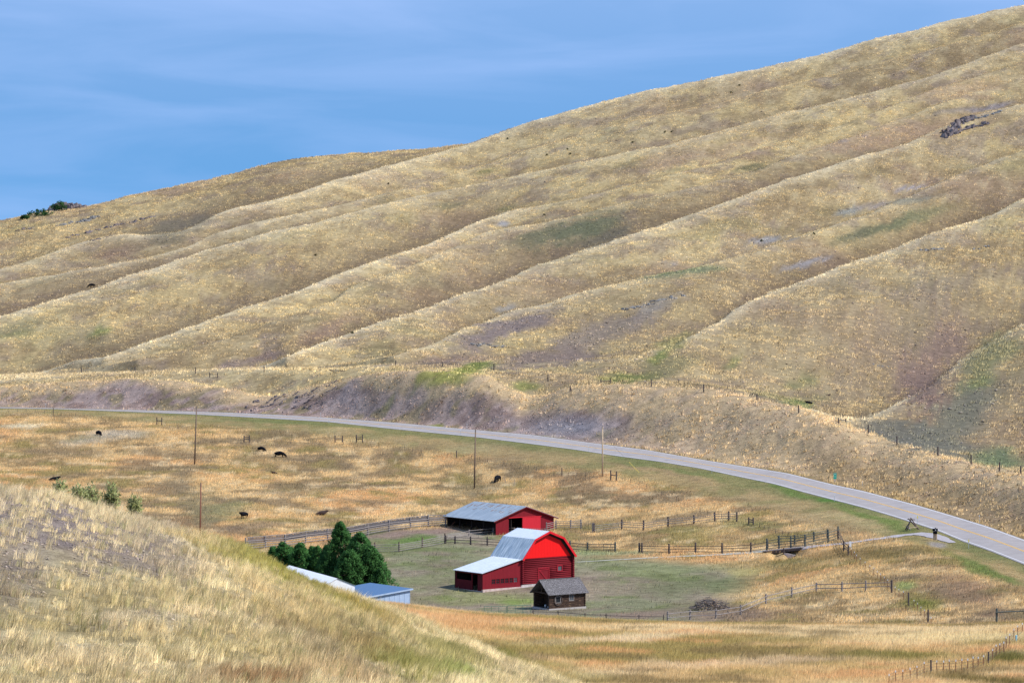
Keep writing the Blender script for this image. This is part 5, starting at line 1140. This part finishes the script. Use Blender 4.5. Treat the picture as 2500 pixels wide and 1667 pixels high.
def bush(px, y, pytop, rad, label, seed):
    p = PD(px, y); h_ = y*float(q2t(pytop))-p.z; o = thing('leafy_shrub', p, 0, label, 'shrub', 'pale leafy shrubs behind the foreground hill'); rr_ = random.Random(seed); b_ = MB(); cl = []
    for i in range(16):
        t = rr_.uniform(0, 2*math.pi); q = rad*math.sqrt(rr_.random()); hh_ = h_*(1-.35*(q/rad)**2)*rr_.uniform(.88, 1.03); e = Vector((q*math.cos(t), q*math.sin(t), hh_)); b_.tube((e.x*.2, e.y*.2, -.2), e, .045, .012, 5)
        for k in range(5): f = 1-k*.28/h_*2; cl.append((e.x*f**.5, e.y*f**.5, e.z-k*.28, .24, e.x*.2, e.y*.2, .9))
    b_.build('stem', M_bark, o); foliage('leaves', cl, 16, .12, (.09,.11,.035), (.42,.42,.20), o)
bush(145, 153, 1176, .36, 'small pale green shrub just below the lying cow', 1)
bush(193, 155, 1184, .30, 'low sparse shrub between the leftmost shrub and the wide one', 2)
bush(222, 156, 1186, .45, 'wide pale green leafy shrub second from the right group', 3)
bush(270, 158, 1183, .5, 'tallest pale green leafy shrub on the crest of the foreground hill', 4)
bush(327, 160, 1208, .30, 'rightmost small pale green shrub on the crest of the foreground hill', 5)

# ---------------------------------------------------------------- rocks
def rock_mesh(k):
    bmx = bmesh.new(); r0 = random.Random(900+k)
    for i in range(14): bmx.verts.new((r0.choice((-1, 1))*r0.uniform(.25, .5), r0.choice((-1, 1))*r0.uniform(.2, .5), r0.uniform(-.5, .5) if i > 7 else r0.choice((-.5, .42))+r0.uniform(-.08, .08)))
    r_ = bmesh.ops.convex_hull(bmx, input=bmx.verts); loose = [v for v in bmx.verts if not v.link_faces]
    for v in loose: bmx.verts.remove(v)
    me = bpy.data.meshes.new('boulder'); bmx.to_mesh(me); bmx.free(); return me
ROCKM = [rock_mesh(k) for k in range(9)]; RCACHE = {}
def outcrop(at, stones, label, m, ymin, dz=0, name='rock_outcrop'):
    """stones: (dx, dy, length, height) in metres round the foot"""
    p = P(*at, ymin); o = thing(name, p+Vector((0, 0, dz)), 0, label, 'rocks', 'rock outcrops on the hill'); n_ = 0
    for (dx, dy, w_, h_) in stones:
        for k in range(3):
            if n_ >= 95: break
            n_ += 1; i = rnd.randrange(9); key = (i, m.name)
            if key not in RCACHE: me = ROCKM[i].copy(); me.materials.append(m); RCACHE[key] = me
            ww = w_*rnd.uniform(.5, 1.0); hh_ = h_*rnd.uniform(.5, 1.0); cx2 = dx+rnd.uniform(-.6, .6)*w_; cy2 = dy+rnd.uniform(-1, 1)*w_*.5
            r_ = bpy.data.objects.new('boulder', RCACHE[key]); link(r_, o); r_.location = (cx2, cy2, G(p.x+cx2, p.y+cy2)-p.z-dz+hh_*.22)
            r_.scale = (ww, ww*rnd.uniform(.6, 1), hh_); r_.rotation_euler = (rnd.uniform(-.15, .15), rnd.uniform(-.45, .05), rnd.uniform(-.6, .6))
    return o
def run_(n_, dx, dy, w_, h_, jx=1.0, jy=1.0): return [(dx[0]+(dx[1]-dx[0])*i/(n_-1)+rnd.uniform(-jx, jx), dy[0]+(dy[1]-dy[0])*i/(n_-1)+rnd.uniform(-jy, jy), w_*rnd.uniform(.6, 1.3), h_*rnd.uniform(.5, 1.2)) for i in range(n_)]
outcrop((2345,310), run_(11,(-6,5),(-5,9),3.2,3.0,.6,.8)+run_(10,(-5,11),(-6,3),3.0,1.5,.6,.8)+run_(8,(-8,-3),(-11,-6),3.0,2.4,.6,.8), 'big dark ledge of broken rock high on the right hillside', M_rockp, 700)
outcrop((2400,288), run_(8,(-5,7),(-2,5),2.0,1.1), 'smaller broken rock ledge right of the big dark ledge', M_rock, 700)
outcrop((160,506), [(-9+i*.75, rnd.uniform(-3,5), rnd.uniform(2.4,4.4), .8+5.0*math.sin(math.pi*(.12+.8*i/21))**1.3*rnd.uniform(.75,1)) for i in range(22)], 'grey rounded rock knoll breaking the skyline at the far left', M_rockp, 900, .4)
outcrop((188,544), run_(10,(-8,8),(-5,8),2.6,1.8), 'grey rock ledge below the skyline knoll at the left', M_rock, 850)
outcrop((255,560), run_(16,(-16,20),(-8,16),2.4,1.1,1.5,2), 'long thin broken rock band on the upper left hillside', M_rockp, 850)
outcrop((62,560), run_(4,(-3,3),(-2,2),2.0,1.1), 'small dark rocks near the left edge under the skyline', M_rockp, 850)
outcrop((245,583), run_(4,(-4,5),(-2,3),1.8,.7), 'short dark rock line below the long rock band', M_rockp, 850)
outcrop((735,385), run_(10,(-14,10),(-6,6),2.4,.8), 'flat rocks lining the skyline above the middle of the far hill', M_rock, 900)
outcrop((2276,611), run_(5,(-3,3),(-1,2),1.4,.9), 'small pale rocks below the right green gully', M_rock, 600)
outcrop((2394,606), run_(4,(-2,2),(-1,1),1.2,.8), 'small rocks near the right edge of the middle hillside', M_rock, 600)
outcrop((2150,893), run_(4,(-2,2),(-1,1),1.2,.6), 'pale flat rocks on the purple slope at the lower right', M_rock, 520)
outcrop((1200,845), run_(9,(-5,5),(-4,5),1.6,.6), 'grey stones scattered on the purple patch mid hill', M_rock, 560)
outcrop((1590,740), run_(12,(-8,10),(-8,10),1.6,.8), 'band of pale grey stones on the mid right hillside', M_rock, 560)
outcrop((660,985), run_(26,(-6,6),(-1,1),1.1,.8,2.5,7), 'purple broken rock face in the cut bank above the left road', M_rockp, 560)
outcrop((760,975), run_(20,(-5,5),(-1,1),1.0,.7,2.5,6), 'purple broken rocks continuing right along the cut bank', M_rockp, 560)
def juniper(at, rad, h_, label, seed, ymin=850):
    p = P(*at, ymin); o = thing('juniper_shrub', p, 0, label, 'shrub', 'dark junipers on the skyline'); rr_ = random.Random(seed); cl = []
    for i in range(40): t = rr_.uniform(0, 6.28); q = rad*math.sqrt(rr_.random()); cl.append((q*math.cos(t), q*.7*math.sin(t), h_*(1-.5*(q/rad)**2)*rr_.uniform(.2, 1), .7, math.cos(t)*.3, 0, .9))
    b_ = MB(); b_.tube((0,0,-.3), (0,0,h_*.6), .15, .06, 6); b_.build('stem', M_bark, o); foliage('leaves', cl, 24, .5, (.014,.04,.016), (.045,.10,.035), o)
juniper((98,528), 5.5, 3.0, 'low dark juniper left of the rock knoll on the skyline', 31)
juniper((143,516), 3.2, 4.6, 'upright dark juniper beside the rock knoll on the skyline', 32)
juniper((62,535), 1.8, 1.4, 'tiny dark juniper on the skyline at far left', 33)
# scattered dark sagebrush dots
SG = [(1335,380,'near the top right of the middle ridge'),(1392,377,'beside another tiny bush above the second ridge'),(1385,366,'above the pair of tiny bushes on the second ridge'),(1545,349,'on the bare pink slope near the second ridge'),(1805,210,'near the upper skyline right of centre'),(1785,228,'just under the upper skyline bush'),(948,450,'on the pink hollow at the middle left'),(1240,340,'just below the skyline near the middle'),(1640,323,'on the bare slope above the long pale ridge'),(1623,324,'left of its twin on the bare slope'),(770,625,'on the left middle hillside'),(1330,527,'on the slope above the green gully'),(1860,590,'right of the grey gravel patch'),(1988,573,'small bush above the grey gravel strip'),(860,815,'low on the hill near the middle left')]
for i, (a, c, wh) in enumerate(SG):
    p = P(a, c, 600); o = thing('sagebrush', p, 0, 'tiny dark bush '+wh, 'bush', 'tiny dark bushes on the hillside'); rr_ = random.Random(i); cl = [(rr_.uniform(-.35, .35), rr_.uniform(-.3, .3), rr_.uniform(.15, .55), .3, 0, 0, 1) for k in range(7)]
    f_ = foliage('leaves', cl, 18, .22, (.03,.035,.016), (.08,.08,.035), o)
print('objects', len(bpy.data.objects))
CLEAR.append((DITCH[0]+.6, DITCH[1]-2.0, 2.6))
def near_clump(x, y, px, py, c):
    g = fbm(x, y, 1.1, 81, 3); s = .55+1.0*sst(.35, .7, g)
    pale = sst(.35, .75, rs.rand(len(x)))[:, None]
    bare = np.clip(1.1*np.exp(-((px-150)/260)**2-((py-1280)/150)**2), 0, 1)[:, None]     # where gravel lies bare the tussocks are bleached
    c = c*(1-bare)+A(208,186,140)*bare
    c = c*(.68+.58*pale)
    s = s*(1-.4*np.exp(-((px-740)/150)**2)*np.exp(-np.clip(py-iu(crest_near, px), 0, 500)/60.))
    gr = (rs.rand(len(x)) < .10)[:, None]; c = np.where(gr, c*.5+A(130,134,72)*.5, c)
    return c, s
def near_filt(x, y, px, py, cov, yd):
    bare = np.clip(1.25*np.exp(-((px-130)/330)**2-((py-1300)/120)**2)+.7*np.exp(-((px-380)/130)**2-((py-1360)/60)**2)+.7*np.exp(-((px-60)/160)**2-((py-1450)/90)**2)+.45*np.exp(-((px-330)/150)**2-((py-1510)/40)**2), 0, 1)
    bare = bare*(1-sst(1235, 1200, py+0.32*-px)*0)
    rim = np.exp(-np.clip(py-iu(crest_near, px), 0, 500)/26.)
    bare = bare*(1-rim)
    tus = sst(.50, .58, fbm(x, y, .8, 91, 2))
    open_ = .35+.65*sst(.40, .56, fbm(x, y, .9, 92, 2))
    return np.clip(((1-bare)+bare*tus*.95)*open_, 0, 1)
make_grass('foreground_grass', 'bleached bunch grass leaning in the wind on the foreground hill', 78000, const(66), (lambda u: iu(ycr, u)+8), (-180, 1900), 14, (.18, .42), .017, (.30, .20), .072, segs=2, filt=near_filt, clump=near_clump, slack=30, bright=1.08)
make_grass('terrace_grass', 'tall orange and olive grass on the near terrace below the farmyard', 130000, const(225), (lambda u: iu(yT, u)+10), (600, 2640), 7, (.3, .62), .05, (.18, .15), .22, slack=120, bright=1.02)
make_grass('pasture_grass', 'tall tan grass of the pasture around the barns', 220000, (lambda u: iu(yT, u)+12), (lambda u: iu(yrb, u)-30), (-120, 2620), 5, (.25, .6), .09, (.2, .2), .3, slack=110, bright=1.08, cvar=.2)
make_grass('verge_grass', 'mown green and tan grass of the road verge', 60000, (lambda u: iu(yrb, u)-32), (lambda u: iu(yrb, u)-1), (-120, 2620), 4, (.06, .16), .08, (.1, .2), .3, slack=10)
def hill_filt(x, y, px, py, cov, yd):
    near_ = sst(620, 900, py)
    d_ = (.25+.75*sst(.40, .60, fbm(x, y, 3.2, 95, 2)))*(.45+.55*sst(.34, .56, fbm(x, y, 22, 97, 3)))
    cl_, *_ = land_colour(x, y); w_ = .45+.55*sst(.36, .60, (cl_[:, 0]-cl_[:, 2])/cl_[:, 0])
    return np.clip(cov, .55, 1)*d_*w_
def hill_clump(x, y, px, py, c):
    g = fbm(x, y, 3.5, 83, 2); k = rs.rand(len(x))
    st = A(214,188,132)*(.55+.45*rs.rand(len(x)))[:, None]; f = ((.25+.25*rs.rand(len(x)))*(.25+.75*sst(.36, .60, (c[:, 0]-c[:, 2])/c[:, 0])))[:, None]
    fa = sst(750, 1250, y); lo_ = (.78+.08*fa)[:, None]; am_ = (.54-.18*fa)[:, None]
    return (c*(1-f)+st*f)*(lo_+am_*k[:, None]), (.55+.9*g)*(1-.25*fa)
make_grass('hillside_grass', 'bunch grass scattered over the long golden hillside', 400000, (lambda u: iu(yrt, u)+2), (lambda u: iu(ry['A'], u)+2), (-120, 2620), 6, (.30, .72), .28, (.15, .25), .38, slack=14, clump=hill_clump, filt=hill_filt, cvar=.10, bright=1.2)
make_grass('skyline_grass', 'bunch grass along the far hill behind the first ridge', 40000, (lambda u: iu(ry['A'], u)), (lambda u: iu(ry['S'], u)+2), (-120, 1260), 6, (.35, .85), .34, (.15, .25), .42, slack=14, clump=hill_clump, filt=hill_filt, cvar=.10, bright=1.2)
# ---------------------------------------------------------------- loose stones on the bare soil of the bank, the slope and the foreground hill
def make_rubble(name, label, n, ylo, yhi, ulim, size, filt):
    u = rs.uniform(ulim[0], ulim[1], n); a = ylo(u); b = yhi(u); y = a+(b-a)*rs.rand(n); wgt = np.maximum(b-a, 0)*y; k = rs.rand(n) < wgt/wgt.max()
    u, y = u[k], y[k]; x = (u-CX)/F*y; z = zz(x, y); v = visible(u, y, z, 8); x, y, z, u = x[v], y[v], z[v], u[v]
    c, cov, yd, px, py, nh = land_colour(x, y); k = (rs.rand(len(x)) < filt(x, y, px, py, c)) & ~((y > iu(yrb, u)-.8) & (y < iu(yrt, u)+.8))
    x, y, z, c = x[k], y[k], z[k], c[k]; m = len(x); s = (size[0]+(size[1]-size[0])*rs.rand(m)**2.5)[:, None, None]
    base = np.array([[1,0,0],[0,1,0],[-1,0,0],[0,-1,0],[0,0,1],[0,0,-.6]], float)*.5
    V = base[None]+rs.normal(0, .13, (m, 6, 3)); V = V*s*np.stack([rs.uniform(.8, 1.7, m), rs.uniform(.6, 1.2, m), rs.uniform(.4, .9, m)], 1)[:, None, :]
    V += np.stack([x, y, z+.02], 1)[:, None, :]
    Fi = (np.arange(m)*6)[:, None, None]+np.array([[0,1,4],[1,2,4],[2,3,4],[3,0,4],[1,0,5],[2,1,5],[3,2,5],[0,3,5]])[None]
    cc = c*.55+A(150,138,134)*.45; cc = cc*rs.uniform(.6, 1.6, (m, 1))
    o = link(np_mesh(name, V.reshape(-1, 3), Fi.reshape(-1, 3), M_leaf, np.repeat(np.clip(cc, 0, .8), 6, 0))); tag(o, label, 'stones', kind='stuff'); print(name, m)
lowsat = lambda c, a, b: 1-sst(a, b, (c[:, 0]-c[:, 2])/c[:, 0])
make_rubble('rubble', 'loose purple grey stones strewn over the road cut bank', 42000, (lambda u: iu(yrt, u)+2), (lambda u: iu(ybt, u)+3), (-120, 2620), (.08, .45), lambda x, y, px, py, c: lowsat(c, .50, .72)*(.2+.8*sst(.45, .6, fbm(x, y, 5, 101, 3))))
make_rubble('scree', 'loose stones on the bare patches of the hillside', 260000, (lambda u: iu(ybs, u)), (lambda u: iu(ry['A'], u)), (-120, 2620), (.15, .9), lambda x, y, px, py, c: .02+.6*lowsat(c, .40, .62)*sst(.45, .6, fbm(x, y, 6, 103, 3)))
make_rubble('gravel_patch', 'mauve grey gravel between the tussocks on the foreground hill', 60000, const(66), (lambda u: iu(ycr, u)), (-180, 1000), (.03, .14), lambda x, y, px, py, c: lowsat(c, .40, .62)*(.3+.7*sst(.4, .6, fbm(x, y, 1.5, 105, 3))))
